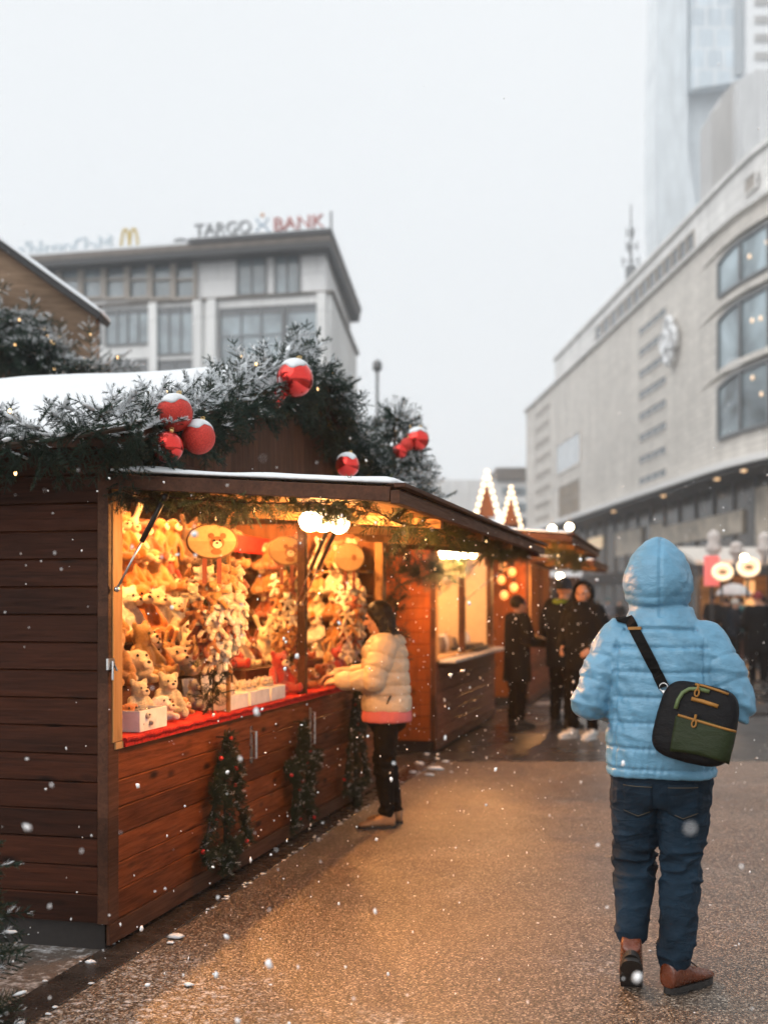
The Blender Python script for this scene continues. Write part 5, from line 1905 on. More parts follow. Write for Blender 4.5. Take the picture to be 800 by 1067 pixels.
M['skin'] = plain('skin', (.50, .27, .18), .5, 0, .08, 30, .1, .4)
M['lip'] = plain('lip', (.36, .12, .10), .45)
M['hair'] = plain('dark_hair', (.008, .005, .004), .45, 0, .5, 60, .5, .25, 90)
M['blue_jacket'] = fabric('blue_padded_nylon', (.120, .29, .43), .38, .28, 30, .45, .5, var=.16)
M['cream_jacket'] = fabric('cream_padded_nylon', (.62, .50, .37), .45, .30, 30, .8, .45)
M['black_jacket'] = fabric('black_coat_cloth', (.0055, .006, .007), .75, .3, 30, .6, spec=.12)
M['navy_jacket'] = fabric('navy_coat_cloth', (.006, .009, .014), .75, .3, 30, .6, spec=.12)
M['jeans'] = denim('blue_denim', (.0075, .025, .046))
M['black_trousers'] = fabric('black_trouser_cloth', (.004, .004, .0045), .8, .3, 30, .6, spec=.1)
M['brown_leather'] = plain('brown_leather', (.12, .028, .010), .28, 0, .3, 25, .15, .6)
M['tan_leather'] = plain('tan_suede', (.30, .17, .09), .75, 0, .2, 25, .2)
M['sole'] = plain('rubber_sole', (.018, .016, .015), .6, 0, .2, 60, .3)
M['white_shoe'] = plain('white_shoe', (.6, .58, .55), .5)
M['pink'] = fabric('pink_knit', (.62, .16, .17), .9, .4, 60)
M['sock'] = plain('grey_sock', (.35, .35, .36), .9)
M['green_scarf'] = fabric('green_scarf_cloth', (.16, .26, .03), .9, .4, 60)


def seg_dist(a, p0, p1):
    p0, p1 = np.array(p0), np.array(p1)
    d = p1 - p0; L2 = d @ d
    t = np.clip(((a - p0) @ d) / L2, 0, 1)
    return np.linalg.norm(a - (p0 + t[:, None] * d), axis=1), t


def shoe(parent, ankle, yaw, pitch, leather, sole, L=.285, name='shoe', lift=0.0):
    """one boot (upper) with a sole child; built toe-forward (+Y), pivot at the ankle over the heel"""
    s = L / .285
    prof = [(-.075, .000, .034, .085), (-.07, .0, .040, .12), (-.03, .0, .043, .135), (.02, .0, .044, .125), (.06, .0, .046, .095), (.11, .0, .050, .075), (.16, .0, .047, .062), (.195, .0, .036, .05), (.208, .0, .018, .036)]
    mb = MB(); rr = []
    for y, x, hw, top in prof:
        ring = []
        for k in range(20):
            t = 2 * PI * k / 20
            ca, sa = math.cos(t), math.sin(t)
            zc = .022 + (top - .022) / 2; hz = (top - .022) / 2
            ring.append((x + hw * math.copysign(abs(ca) ** .75, ca), y, zc + hz * math.copysign(abs(sa) ** .8, sa)))
        rr.append(ring)
    mb.rings(rr)
    mb.capsule((0, -.022, .10), .046, (0, -.022, .14), .043)
    me = mb.fused('shoe', .007, 4)
    a = get_co(me); n = get_no(me)
    # toe cap crease and heel counter seam
    a -= n * (.0022 * np.exp(-((a[:, 1] - .10) / .005) ** 2) + .0016 * np.exp(-((a[:, 1] + .02 + .15 * (a[:, 2] - .1)) / .004) ** 2))[:, None]
    me2 = MB(); outl = []
    for k in range(36):
        t = 2 * PI * k / 36
        y = .066 + .148 * math.sin(t); x = (.052 - .006 * math.cos(2 * t)) * math.cos(t) * (1 - .12 * (math.sin(t) < 0))
        outl.append((x, y))
    me2.prism(outl, lambda u, v, t: (u, v, t), .006, .028)
    me2.prism([(u * .96, v * .34 - .035) for u, v in outl], lambda u, v, t: (u, v, t), -.010, .0055)
    me2.prism([(u * .97, max(v, .03)) for u, v in outl if v > .02], lambda u, v, t: (u, v, t), -.004, .0055)
    R = Matrix.Translation(Vector(ankle)) @ Matrix.Rotation(yaw, 4, 'Z') @ Matrix.Rotation(pitch, 4, 'X') @ Matrix.Scale(s, 4) @ Matrix.Translation((0, 0.022, -.09))
    set_co(me, a); me.transform(R)
    o = finish(me, leather, name, parent)
    sm = me2.mesh('sole'); sm.transform(R)
    finish(sm, sole, 'sole', o)
    lc = MB()
    for k in range(3):
        y = .035 + .025 * k
        z = .128 - .017 * k
        lc.tube([(-.028, y, z - .008), (0, y + .004, z + .004), (.028, y, z - .008)], .003, 6)
    lm = lc.mesh('lace'); lm.transform(R); finish(lm, M['sole'], 'lace', o)
    return o


def head_shape(mb, c, fwd, up, side, s=1.0):
    """skull, jaw, nose, ears round head centre c"""
    R = Matrix((side, fwd, up)).transposed().to_3x3()
    f = lambda x, y, z: c + R @ (Vector((x, y, z)) * s)
    mb.ell(f(0, -.012, .025), (.074 * s, .092 * s, .092 * s), R); mb.ell(f(0, .028, -.045), (.055 * s, .058 * s, .066 * s), R)
    mb.ell(f(0, .055, -.085), (.028 * s, .028 * s, .024 * s), R)
    mb.capsule(f(0, .084, .012), .010 * s, f(0, .105, -.024), .014 * s)
    for q in (-1, 1):
        mb.ell(f(q * .077, -.008, -.01), (.012 * s, .022 * s, .032 * s), R); mb.ell(f(q * .038, .06, -.02), (.026 * s, .024 * s, .022 * s), R)
        mb.ell(f(q * .03, .072, .036), (.026 * s, .014 * s, .010 * s), R)
    return f, R


def face_parts(parent, f, R, s=1.0):
    for q in (-1, 1):
        mb = MB(); mb.ell(f(q * .030, .0745, .014), (.0125 * s, .010 * s, .0075 * s), R, 12, 8); mb.build('eye', M['eye'], parent, smooth=True)
    mb = MB(); mb.ell(f(0, .079, -.056), (.022 * s, .010 * s, .007 * s), R, 12, 8); mb.build('mouth', M['lip'], parent, smooth=True)


def hand_shape(mb, w, d, palm_n, thumb_side, s=1.0, curl=.5):
    """palm, four unequal fingers and a thumb from wrist w along d"""
    d = Vector(d).normalized(); n = Vector(palm_n); n = (n - d * n.dot(d)).normalized(); t = d.cross(n).normalized() * thumb_side
    w = Vector(w)
    mb.loft
    for k in (-1.1, -.3, .4, 1.1):
        mb.capsule(w + t * (.006 * k) + d * .01, .017 * s, w + d * .085 * s + t * (.026 * k * s), .0125 * s, 10)
    for k, L in ((1.15, .066), (.4, .078), (-.35, .073), (-1.1, .056)):
        b = w + d * .088 * s + t * (.026 * k * s)
        m = b + (d * math.cos(curl * .6) + n * math.sin(curl * .6)) * L * .5 * s
        e = m + (d * math.cos(curl * 1.6) + n * math.sin(curl * 1.6)) * L * .5 * s
        mb.chain([b, m, e], [.0105 * s, .0095 * s, .0075 * s], 10)
    b = w + d * .025 * s + t * .024 * s
    m = b + (d * .6 + t * .7 + n * .25).normalized() * .04 * s
    e = m + (d * .85 + t * .25 + n * .35).normalized() * .032 * s
    mb.chain([b, m, e], [.014 * s, .011 * s, .009 * s], 10)


DEF = dict(hip=.095, hipz=.93, kneeL=(-.10, .01, .50), kneeR=(.10, .01, .50), ankL=(-.105, -.02, .09), ankR=(.105, -.02, .09),
           shw=.185, shz=1.425, elbL=(-.27, -.03, 1.13), elbR=(.27, -.03, 1.13), wrL=(-.25, .12, .92), wrR=(.25, .12, .92),
           headc=(0, .03, 1.615), look=(0, 1, 0), lean=0.0, yawL=.12, yawR=-.12, pitL=0, pitR=0)


def person(label, loc, rz, H, J, jacket, trousers, shoe_m, sole_m=None, hood=None, hair=None, hat=None, hem=.80, vox=.012, belly=0.0, group=None, quilt=None, collar=True, hands=True, chest=(.20, .135), hipw=(.175, .13), sleeve=1.0, hood_down=False, extra=None, wrinkle=1.0, leg_r=1.0, show_face=True, coat_flare=0.0, cuffs=True, seed=0, detail=True):
    j = dict(DEF); j.update(J)
    S = H / 1.75
    root = empty('person', loc, label, 'person', group, rz)
    V = lambda p: Vector(p) * S
    lean = j['lean']
    up_off = lambda z: lean * max(0, (z - .93)) if lean else 0.0
    hc = V(j['headc']); fw = Vector(j['look']).normalized(); sd = fw.cross(Vector((0, 0, 1))).normalized(); uu = sd.cross(fw).normalized()
    shL, shR = V((-j['shw'], up_off(j['shz']), j['shz'])), V((j['shw'], up_off(j['shz']), j['shz']))
    elL, elR, wL, wR = V(j['elbL']), V(j['elbR']), V(j['wrL']), V(j['wrR'])
    neck0, neck1 = V((0, up_off(1.42), 1.42)), hc + V((0, -.012, -.06))
    # ---- body: one continuous surface
    mb = MB()
    f, R = head_shape(mb, hc, fw, uu, sd, S)
    mb.capsule(neck0, .056 * S, neck1, .054 * S)
    mb.loft([(0, up_off(z) * S, z * S, rx * S, ry * S, 2.3) for z, rx, ry in ((.84, .08, .06), (.90, .13, .085), (1.0, .125, .08), (1.15, .125, .08), (1.3, .14, .09), (1.40, .13, .075), (1.45, .06, .05))], 20)
    for sh, el, wr, q in ((shL, elL, wL, -1), (shR, elR, wR, 1)):
        mb.chain([sh * .9 + neck0 * .1, el, wr], [.045 * S, .036 * S, .027 * S])
    for kn, an, q in ((V(j['kneeL']), V(j['ankL']), -1), (V(j['kneeR']), V(j['ankR']), 1)):
        mb.chain([V((q * j['hip'], 0, .90)), kn, an], [.065 * S, .045 * S, .034 * S])
    if hands:
        for wr, el, q in ((wL, elL, -1), (wR, elR, 1)):
            d = (wr - el).normalized()
            pn = Vector(j.get('palmL' if q < 0 else 'palmR', (-q * .9, 0, -.4)))
            hand_shape(mb, wr, d, pn, j.get('thumbL' if q < 0 else 'thumbR', 1), S * .98, j.get('curl', .55))
    me = mb.fused('body', vox * (.62 if detail else 1.0), 2, .4)
    finish(me, M['skin'], 'body', root)
    if show_face: face_parts(root, f, R, S)
    # ---- jacket
    mb = MB()
    cx, cy = chest; hx, hy = hipw
    secs = []
    prof = [(hem, hx + coat_flare, hy + coat_flare * .6), (hem + .03, hx + .006 + coat_flare * .9, hy + .004 + coat_flare * .5), (.98, hx + .004, hy + .004 + belly), (1.12, (hx + cx) / 2 - .004, (hy + cy) / 2 + belly), (1.26, cx, cy + belly * .5), (1.36, cx * .99, cy * .97), (1.42, cx * .86, cy * .82), (1.462, cx * .60, cy * .62), (1.49, cx * .40, cy * .5)]
    prof = [p_ for p_ in prof if p_[0] >= hem]
    if hem > .97: prof = [(hem, hx + .004, hy)] + [p_ for p_ in prof if p_[0] > hem + .02]
    tors = [(0, up_off(z) * S, z * S, rx * S, ry * S, 2.45) for z, rx, ry in prof]
    mb.loft(tors, 32)
    sl0, sl1, sl2 = .092 * S * sleeve, .075 * S * sleeve, .056 * S * sleeve
    for sh, el, wr in ((shL, elL, wL), (shR, elR, wR)):
        w2 = wr + (el - wr).normalized() * (.015 * S)
        mid = sh.lerp(el, .5)
        mb.chain([sh * .88 + neck0 * .12, mid, el, el.lerp(w2, .5), w2], [sl0, (sl0 + sl1) * .51, sl1, (sl1 + sl2) * .5, sl2])
    if collar and not hood:
        mb.tube([neck0 + V((0, -.01, -.02)), neck0 + (neck1 - neck0) * .62], [.088 * S, .078 * S], 18)
    if hood_down:
        c0 = neck0 + V((0, -.075, .03))
        mb.tube([c0 + V((-.10, .08, .01)), c0 + V((-.085, .0, -.005)), c0 + V((0, -.04, -.02)), c0 + V((.085, 0, -.005)), c0 + V((.10, .08, .01))], [.034 * S, .048 * S, .056 * S, .048 * S, .034 * S], 14)
    if hood:
        # double shell, open towards the face
        hr = hood
        oc = hc + V((0, -.008, .012)) + fw * hr.get('fwd', 0.0)
        Rm = Matrix((sd, fw, uu)).transposed().to_3x3()
        rr = []
        A1 = math.radians(hr.get('open', 128))
        rx, ry, rz_ = [q * S for q in hr['r']]
        for lay, (th, order) in enumerate(((0, range(0, 15)), (.03 * S, range(14, -1, -1)))):
            for i in order:
                a = max(.03, A1 * i / 14)
                ring = []
                for k in range(28):
                    t = 2 * PI * k / 28
                    x, z = math.sin(a) * math.cos(t), math.sin(a) * math.sin(t)
                    x *= 1 - hr.get('taper', 0) * max(0, z) ** 1.5
                    pk = -hr.get('drop', 0) * S
                    ring.append(oc + Rm @ Vector((x * (rx - th), -math.cos(a) * (ry - th), z * (rz_ - th) + pk)))
                rr.append(ring)
        mb.rings(rr, 0, True)
        # drape to the shoulders
        mb.loft([(0, up_off(1.44) * S - .0, 1.43 * S, .170 * S, .125 * S, 2.2), (0, up_off(1.48) * S, 1.475 * S, .146 * S, .12 * S, 2.1), (0, hc.y - .015 * S, 1.545 * S, .126 * S, .118 * S, 2.0)], 24)
    me = mb.fused('jacket', vox, 3, .5)
    a = get_co(me); n = get_no(me)
    dis = np.zeros(len(a))
    ba = [seg_dist(a, sh, el) + (0,) for sh, el in ((shL, elL), (shR, elR))] + [seg_dist(a, el, wr) + (1,) for el, wr in ((elL, wL), (elR, wR))]
    dmin = np.min(np.stack([b[0] for b in ba]), 0)
    # torso normalised distance
    zt = np.array([t_[2] for t_ in tors]); rxs = np.array([t_[3] for t_ in tors]); rys = np.array([t_[4] for t_ in tors]); cys = np.array([t_[1] for t_ in tors])
    rx_i = np.interp(a[:, 2], zt, rxs); ry_i = np.interp(a[:, 2], zt, rys); cy_i = np.interp(a[:, 2], zt, cys)
    tn = np.sqrt((a[:, 0] / rx_i) ** 2 + ((a[:, 1] - cy_i) / ry_i) ** 2)
    arm = (dmin / (.08 * S * sleeve) < tn * 1.02) & (np.abs(a[:, 0]) > .13 * S)
    headm = a[:, 2] > 1.50 * S
    if quilt:
        g_, wd, pf = quilt.get('depth', .012), quilt.get('w', .010), quilt.get('puff', .010)
        lev = np.array(quilt['z'])
        aw = a[:, 2] + .008 * wob(a, 9, 2 + seed)
        dz = np.min(np.abs(aw[:, None] - lev[None, :]), 1)
        gap = quilt.get('gap', .098)
        prof_t = -g_ * np.exp(-(dz / wd) ** 2) + pf * np.clip(np.sin(np.clip(dz / gap, 0, .5) * PI), 0, 1) ** .6 * (aw < lev.max() + .02)
        prof_t += .0028 * np.sin(a[:, 0] * 210 + 40 * a[:, 1] + 5 * wob(a, 17, 5)) * np.exp(-(dz / .022) ** 2) * np.clip(.4 + wob(a, 15, 9), 0, 1)
        for xs_ in quilt.get('x', ()):
            prof_t += -g_ * .8 * np.exp(-((np.abs(a[:, 0]) - xs_ * S - .02 * np.clip(1.3 - a[:, 2], -.2, .4)) / wd) ** 2) * (a[:, 1] < cy_i) * (a[:, 2] > hem * S + .03)
        # sleeves: seams across the arm
        prof_a = np.zeros(len(a))
        best = np.full(len(a), 9.0)
        for (d_, t_, fore), (p0, p1) in zip(ba, ((shL, elL), (shR, elR), (elL, wL), (elR, wR))):
            L = (p1 - p0).length
            s_ = t_ * L + (0 if not fore else .02)
            st = quilt.get('arm', .085)
            q = np.abs(((s_ + .03) / st) % 1 - .5) * st
            val = -g_ * np.exp(-((st / 2 - q) / wd) ** 2) + pf * (np.clip(np.sin((.5 - np.abs(q / st - 0)) * PI), 0, 1) ** .6)
            sel = d_ < best
            prof_a[sel] = val[sel]; best[sel] = d_[sel]
        dis += np.where(headm, 0, np.where(arm, prof_a * quilt.get('armk', 1.0), prof_t))
    # folds
    wv = a.copy(); wv[:, 2] *= 1.9; wv[:, 0] += .6 * a[:, 2]
    fold = wob(wv, 26, 1 + seed, 3) + .6 * np.sin(a[:, 0] * 95 + a[:, 2] * 60 + 2.2 * wob(a, 14, 3 + seed)) * np.clip(wob(a, 11, 8 + seed) + .3, 0, 1)
    rid = 1 - np.abs(wob(wv * np.array([1, 1, 1.2]), 13, 14 + seed, 2)); fold += .9 * (np.clip(rid, 0, 1) ** 5 - .2)
    near_el = np.exp(-(np.minimum(np.linalg.norm(a - np.array(elL), axis=1), np.linalg.norm(a - np.array(elR), axis=1)) / (.13 * S)) ** 2)
    dis += wrinkle * fold * (.0035 + .006 * near_el) * np.where(headm, .5, 1)
    if hood and quilt:
        dis += np.where(headm & (a[:, 1] < hc.y), -.008 * np.exp(-(a[:, 0] / .006) ** 2), 0)
        dis += np.where(headm, .004 * wob(a * np.array([1, 1, 1.6]), 42, 6, 3), 0)
        for zz, am in ((1.545, .006), (1.585, .003)):
            dis += np.where((a[:, 2] > 1.47 * S) & (a[:, 2] < 1.62 * S), -am * np.exp(-((a[:, 2] - zz * S - .35 * a[:, 0] ** 2 / .1 * .12 - .006 * wob(a, 12, 4)) / .009) ** 2), 0)
    a = a + n * dis[:, None]
    # the hem ends in a clean edge
    set_co(me, a)
    me.update()
    jo = finish(me, jacket, 'jacket', root)
    # ---- trousers
    mb = MB()
    mb.loft([(0, 0, z * S, rx * S, ry * S, 2.3) for z, rx, ry in ((.74, hipw[0] * .70, hipw[1] * .62), (.80, hipw[0] * .82, hipw[1] * .84), (.88, hipw[0] * .90, hipw[1] * .92), (.98, hipw[0] * .86, hipw[1] * .86), (1.04, hipw[0] * .8, hipw[1] * .8))], 28)
    tk = .104 * S * leg_r, .076 * S * leg_r, .0625 * S * leg_r
    for kn, an, q in ((V(j['kneeL']), V(j['ankL']), -1), (V(j['kneeR']), V(j['ankR']), 1)):
        hp_ = V((q * j['hip'] * .98, 0, .86))
        e_ = an + (kn - an).normalized() * (.05 * S)
        mb.chain([hp_, hp_.lerp(kn, .5), kn, kn.lerp(e_, .35), e_], [tk[0], (tk[0] + tk[1]) * .53, tk[1], tk[1] * .98, tk[2]], 18)
    me = mb.fused('trousers', vox, 3, .5)
    a = get_co(me); n = get_no(me)
    wv = a.copy(); wv[:, 2] *= 2.8
    wgt = np.zeros(len(a)) + .5
    for kn in (V(j['kneeL']), V(j['kneeR'])):
        wgt += 1.0 * np.exp(-((a[:, 2] - kn.z) / (.09 * S)) ** 2) * .6
    wgt += 1.1 * np.exp(-((a[:, 2] - .16 * S) / (.07 * S)) ** 2)
    fold = wob(wv, 25, 7 + seed, 3)
    rid = 1 - np.abs(wob(wv + .03 * wob(a, 16, 3)[:, None], 19, 11 + seed, 2)); fold = .6 * fold + 1.5 * (np.clip(rid, 0, 1) ** 4 - .25)
    a += n * (fold * wgt * .0075 * (1 + (wrinkle - 1) * .3))[:, None]
    set_co(me, a)
    to = finish(me, trousers, 'trousers', root)
    # ---- shoes
    shoe(root, V(j['ankL']), j['yawL'], j['pitL'], shoe_m, sole_m or M['sole'], .285 * S)
    shoe(root, V(j['ankR']), j['yawR'], j['pitR'], shoe_m, sole_m or M['sole'], .285 * S)
    # ---- hair / hat
    if hair:
        mb = MB()
        Rm = Matrix((sd, fw, uu)).transposed().to_3x3()
        g = lambda x, y, z: hc + Rm @ (Vector((x, y, z)) * S)
        mb.ell(g(0, -.03, .042), (.092 * S, .102 * S, .097 * S), Rm)
        if hair == 'long':
            mb.ell(g(0, -.06, -.05), (.105 * S, .075 * S, .13 * S), Rm); mb.ell(g(0, -.08, -.15), (.115 * S, .062 * S, .11 * S), Rm)
            for q in (-1, 1):
                mb.capsule(g(q * .066, .02, .07), .026 * S, g(q * .082, -.022, -.06), .026 * S); mb.capsule(g(q * .082, -.03, -.02), .032 * S, g(q * .086, -.03, -.17), .026 * S)
        me = mb.fused('hair', .008 if detail else .014, 3)
        a = get_co(me); n = get_no(me); ang = np.arctan2(a[:, 0] - hc.x, a[:, 1] - hc.y)
        a += n * (.0035 * np.sin(ang * 34 + 3 * np.sin(a[:, 2] * 30)) * (a[:, 2] < hc.z + .09))[:, None]
        set_co(me, a); finish(me, M['hair'], 'hair', root)
    if hat is not None:
        mb = MB(); Rm = Matrix((sd, fw, uu)).transposed().to_3x3()
        mb.ell(hc + Rm @ (Vector((0, -.018, .052)) * S), (.094 * S, .104 * S, .098 * S), Rm)
        me = mb.fused('knit_hat', .012, 2); a = get_co(me); n = get_no(me)
        # ribbed turn-up, open below
        a += n * (.008 * (a[:, 2] < hc.z + .035 * S) + .003 * np.sin(np.arctan2(a[:, 0], a[:, 1] - hc.y) * 30))[:, None]
        low = a[:, 2] < hc.z + .008 * S
        a[low, 2] = hc.z + .008 * S
        set_co(me, a); finish(me, hat, 'knit_hat', root)
    return root, dict(jacket=jo, trousers=to, hc=hc, S=S, J=j)


# ---- the man in the blue padded jacket, walking away
MANLOC = Vector((-.085, 4.98, 0))
QZ = [1.455, 1.385, 1.285, 1.185, 1.085, .985, .90]
man, mi = person('man walking away in hooded light blue padded jacket, jeans and brown boots', MANLOC, math.radians(-1), 1.75,
                 dict(shw=.188, shz=1.395, elbL=(-.272, -.055, 1.165), elbR=(.292, -.045, 1.165), wrL=(-.175, .17, 1.10), wrR=(.18, .17, 1.10), headc=(-.015, .05, 1.635),
                      hip=.098, kneeL=(-.108, .075, .50), ankL=(-.115, -.06, .185), kneeR=(.080, .03, .50), ankR=(.055, -.05, .095), yawL=.06, pitL=-.85, yawR=-.62, pitR=0),
                 M['blue_jacket'], M['jeans'], M['brown_leather'], hood=dict(r=(.140, .162, .186), open=120, peak=.0, taper=.20, drop=.004), hem=.865, vox=.0068,
                 chest=(.228, .152), hipw=(.212, .155), sleeve=1.04, quilt=dict(z=QZ, x=(.17,), depth=.0080, w=.0062, puff=.0025, gap=.10, arm=.105, armk=.45), wrinkle=1.5, leg_r=1.06, hands=False, belly=.008)

# ---- back pockets of the jeans
tm = mi['trousers'].data
tbv = BVHTree.FromPolygons([v.co for v in tm.vertices], [tuple(p.vertices) for p in tm.polygons])
for sx in (-1, 1):
    vs, fs, W = [], [], 9
    for jz in range(9):
        for ix in range(W):
            u, v = ix / 8, jz / 8
            x = sx * (.03 + .115 * u); z = .845 - .125 * v - (.022 * (1 - abs(2 * u - 1)) * v)
            h = tbv.ray_cast(Vector((x, -1, z)), Vector((0, 1, 0)))
            vs.append((h[0] if h[0] is not None else Vector((x, -.12, z))) + Vector((0, -.0045, 0)))
    n0 = len(vs); vs += [q + Vector((0, .004, 0)) for q in vs]
    for jz in range(8):
        for ix in range(8):
            k = jz * W + ix; fs.append((k, k + 1, k + 1 + W, k + W)); fs.append((n0 + k, n0 + k + W, n0 + k + W + 1, n0 + k + 1))
    for i in range(8):
        fs.append((i, n0 + i, n0 + i + 1, i + 1)); b_ = 8 * W + i; fs.append((b_, b_ + 1, n0 + b_ + 1, n0 + b_))
        k = i * W; fs.append((k, k + W, n0 + k + W, n0 + k)); b_ = k + 8; fs.append((b_, n0 + b_, n0 + b_ + W, b_ + W))
    pk = MB(); pk.add(vs, fs)
    po = pk.build('back_pocket', M['jeans'], mi['trousers'], smooth=True)
    st = MB(); st.tube([vs[8 * W + i] + Vector((0, -.0015, .008)) for i in range(9)], .0014, 5); st.tube([vs[i] + Vector((0, -.0015, -.012)) for i in range(9)], .0014, 5)
    so2 = st.mesh('pocket_stitching'); so2.materials.append(plain('jean_thread', (.10, .08, .05), .8)); link_mesh('pocket_stitching', so2, mi['trousers'])

# ---- cross-body bag
def local_man(p): return man.matrix_basis @ Vector(p)
jm = mi['jacket'].data
bv = BVHTree.FromPolygons([man.matrix_basis @ v.co for v in jm.vertices], [tuple(p.vertices) for p in jm.polygons])
ctr = at_depth(731, 757, 4.62)
def on_jacket(px, py, off=.008):
    r = ray(px, py); d = Vector(r).normalized()
    h = bv.ray_cast(Vector((0, 0, CAMH)), d)
    return (h[0] - d * off) if h[0] is not None else None
hit = on_jacket(728, 752, 0)
if hit is None: hit = at_depth(728, 752, 4.78)
bag = empty('shoulder_bag', hit, 'black and dark green cross body bag worn on the back of the man in blue', 'bag', None)
bag.rotation_euler = (math.radians(-4), math.radians(11), math.radians(-12))
bw, bh, bd = .152, .148, .056
def sup(mb, c, r, e1, e2, nu=40, nv=24, m=0):
    vs, fs = [], []
    sg_ = lambda v, e: math.copysign(abs(v) ** e, v)
    for jx in range(nv + 1):
        ph = -PI / 2 + PI * jx / nv
        for i in range(nu):
            t = 2 * PI * i / nu
            vs.append((c[0] + r[0] * max(abs(math.cos(ph)), .02) ** e1 * sg_(math.cos(t), e2), c[1] + r[1] * sg_(math.sin(ph), e1), c[2] + r[2] * max(abs(math.cos(ph)), .02) ** e1 * sg_(math.sin(t), e2)))
    for jx in range(nv):
        for i in range(nu):
            k = (i + 1) % nu
            fs.append((jx * nu + i, jx * nu + k, (jx + 1) * nu + k, (jx + 1) * nu + i))
    fs.append(tuple(range(nu))); fs.append(tuple(range(nv * nu, nv * nu + nu)))
    mb.add(vs, fs, m)
M['bag_black'] = fabric('black_nylon', (.005, .005, .006), .6, .25, 40, .5, spec=.15)
M['bag_green'] = fabric('dark_green_nylon', (.017, .026, .008), .5, .25, 40, .5, spec=.2)
M['piping'] = plain('olive_piping', (.10, .14, .05), .6)
M['yellow'] = plain('yellow_zip', (.30, .13, .018), .6)
yb = -.055
mb = MB(); sup(mb, (0, yb, 0), (bw, bd, bh), .5, .42)
for i, v in enumerate(mb.v):                                        # sagging bottom, narrower top
    x, y, z = v; k = 1 - .10 * max(0, z / bh) ** 2 + .02 * (-z / bh); zz = z - .012 * (1 - (x / bw) ** 2) * (z < 0)
    mb.v[i] = (x * k, y * (1 - .18 * z / bh), zz)
bb = mb.build('pouch', M['bag_black'], bag, smooth=True)
# front surface helper
bbv = BVHTree.FromPolygons([v.co for v in bb.data.vertices], [tuple(p.vertices) for p in bb.data.polygons])
def on_bag(x, z, off):
    h = bbv.ray_cast(Vector((x, -1, z)), Vector((0, 1, 0)))
    return h[0] + Vector((0, -off, 0)) if h[0] is not None else Vector((x, yb - bd + .02, z))
def bag_sheet(name, outline_fn, nu, nv, off, mat):
    vs, fs = [], []
    for jx in range(nv + 1):
        for i in range(nu + 1):
            x, z = outline_fn(i / nu, jx / nv); vs.append(on_bag(x, z, off))
    W = nu + 1
    n0 = len(vs)
    vs += [v + Vector((0, off * .9, 0)) for v in vs]
    for jx in range(nv):
        for i in range(nu):
            k = jx * W + i; fs.append((k, k + 1, k + 1 + W, k + W)); fs.append((n0 + k, n0 + k + W, n0 + k + W + 1, n0 + k + 1))
    for i in range(nu): fs.append((i, n0 + i, n0 + i + 1, i + 1)); b = nv * W + i; fs.append((b, b + 1, n0 + b + 1, n0 + b))
    for jx in range(nv): k = jx * W; fs.append((k, k + W, n0 + k + W, n0 + k)); b = k + nu; fs.append((b, n0 + b, n0 + b + W, b + W))
    mb = MB(); mb.add(vs, fs); return mb.build(name, mat, bag, smooth=True)
bag_sheet('front_pocket', lambda u, v: (-.062 + u * .218 - .008 * v * (1 - u), -.128 + .012 * math.sin(u * 3) + v * (.138 - .012 * u) + (.012 * (1 - u) * 0)), 16, 10, .012, M['bag_green'])
def strip(name, pts, r, mat, off=.006):
    mb = MB(); mb.tube([on_bag(x, z, off) for x, z in pts], r, 8); return mb.build(name, mat, bag, smooth=True)
strip('pocket_zip', [(-.062 + .0218 * k, .014 - .0013 * k) for k in range(11)], .005, M['yellow'], .012)
strip('olive_piping', [(-.078, .035), (-.076, .07), (-.066, .10), (-.045, .120), (-.01, .128), (.03, .126)], .008, M['piping'])
strip('top_zip', [(-.03, .142), (.0, .143), (.06, .138), (.10, .132)], .005, M['yellow'])
strip('yellow_tab', [(-.028, .086), (.01, .085), (.045, .082), (.075, .079)], .008, M['yellow'], .003)
for nm, x, z in (('zip_pull', -.012, .118), ('zip_pull', .005, .002)):
    q = on_bag(x, z, .018); mb = MB(); mb.tube([q + Vector((.008 * math.cos(t), 0, .013 * math.sin(t) - .006)) for t in np.linspace(0, 2 * PI, 17)], .0036, 6); mb.tube([q + Vector((0, 0, .008)), q + Vector((0, 0, .03))], .005, 6)
    mb.build(nm, M['yellow'], bag)
# strap from the bag's left top corner up over the left shoulder
sp = []
for k in range(15):
    t = k / 14
    px, py = 691 + (652 - 691) * t ** 1.05, 716 + (640 - 716) * t
    q = on_jacket(px, py, .009)
    if q is not None: sp.append(q)
top = sp[-1]
fpts = []
for k in range(14):                                                  # over the shoulder and down the chest
    t = k / 13
    x = top.x - .01 + .30 * t; z = top.z - .02 - .55 * t
    h = bv.ray_cast(Vector((x, 9, z)), Vector((0, -1, 0)))
    if h[0] is not None: fpts.append(h[0] + Vector((0, .009, 0)))
up_ = []
for k in range(1, 6):
    t = k / 6
    a_ = top.lerp(fpts[0], t)
    h = bv.ray_cast(Vector((a_.x - .03, a_.y, max(top.z, fpts[0].z) + .06)), Vector((0, 0, -1)))
    up_.append(h[0] + Vector((0, 0, .009)) if h[0] is not None else a_)
path = sp + up_ + fpts
mb = MB()
rr = []
for i, p in enumerate(path):
    a_, b_ = path[max(i - 1, 0)], path[min(i + 1, len(path) - 1)]
    d = (b_ - a_).normalized()
    h = bv.find_nearest(p); nn = (p - h[0]).normalized() if (p - h[0]).length > 1e-5 else h[1]
    s = d.cross(nn).normalized()
    rr.append([p + s * .021 - nn * .002, p + s * .021 + nn * .002, p - s * .021 + nn * .002, p - s * .021 - nn * .002])
mb.rings(rr)
M['strap'] = fabric('black_webbing', (.005, .005, .005), .8, .5, 60, spec=.1)
inv = None
so_ = mb.build('strap', M['strap'], None, smooth=False)
bpy.context.view_layer.update()
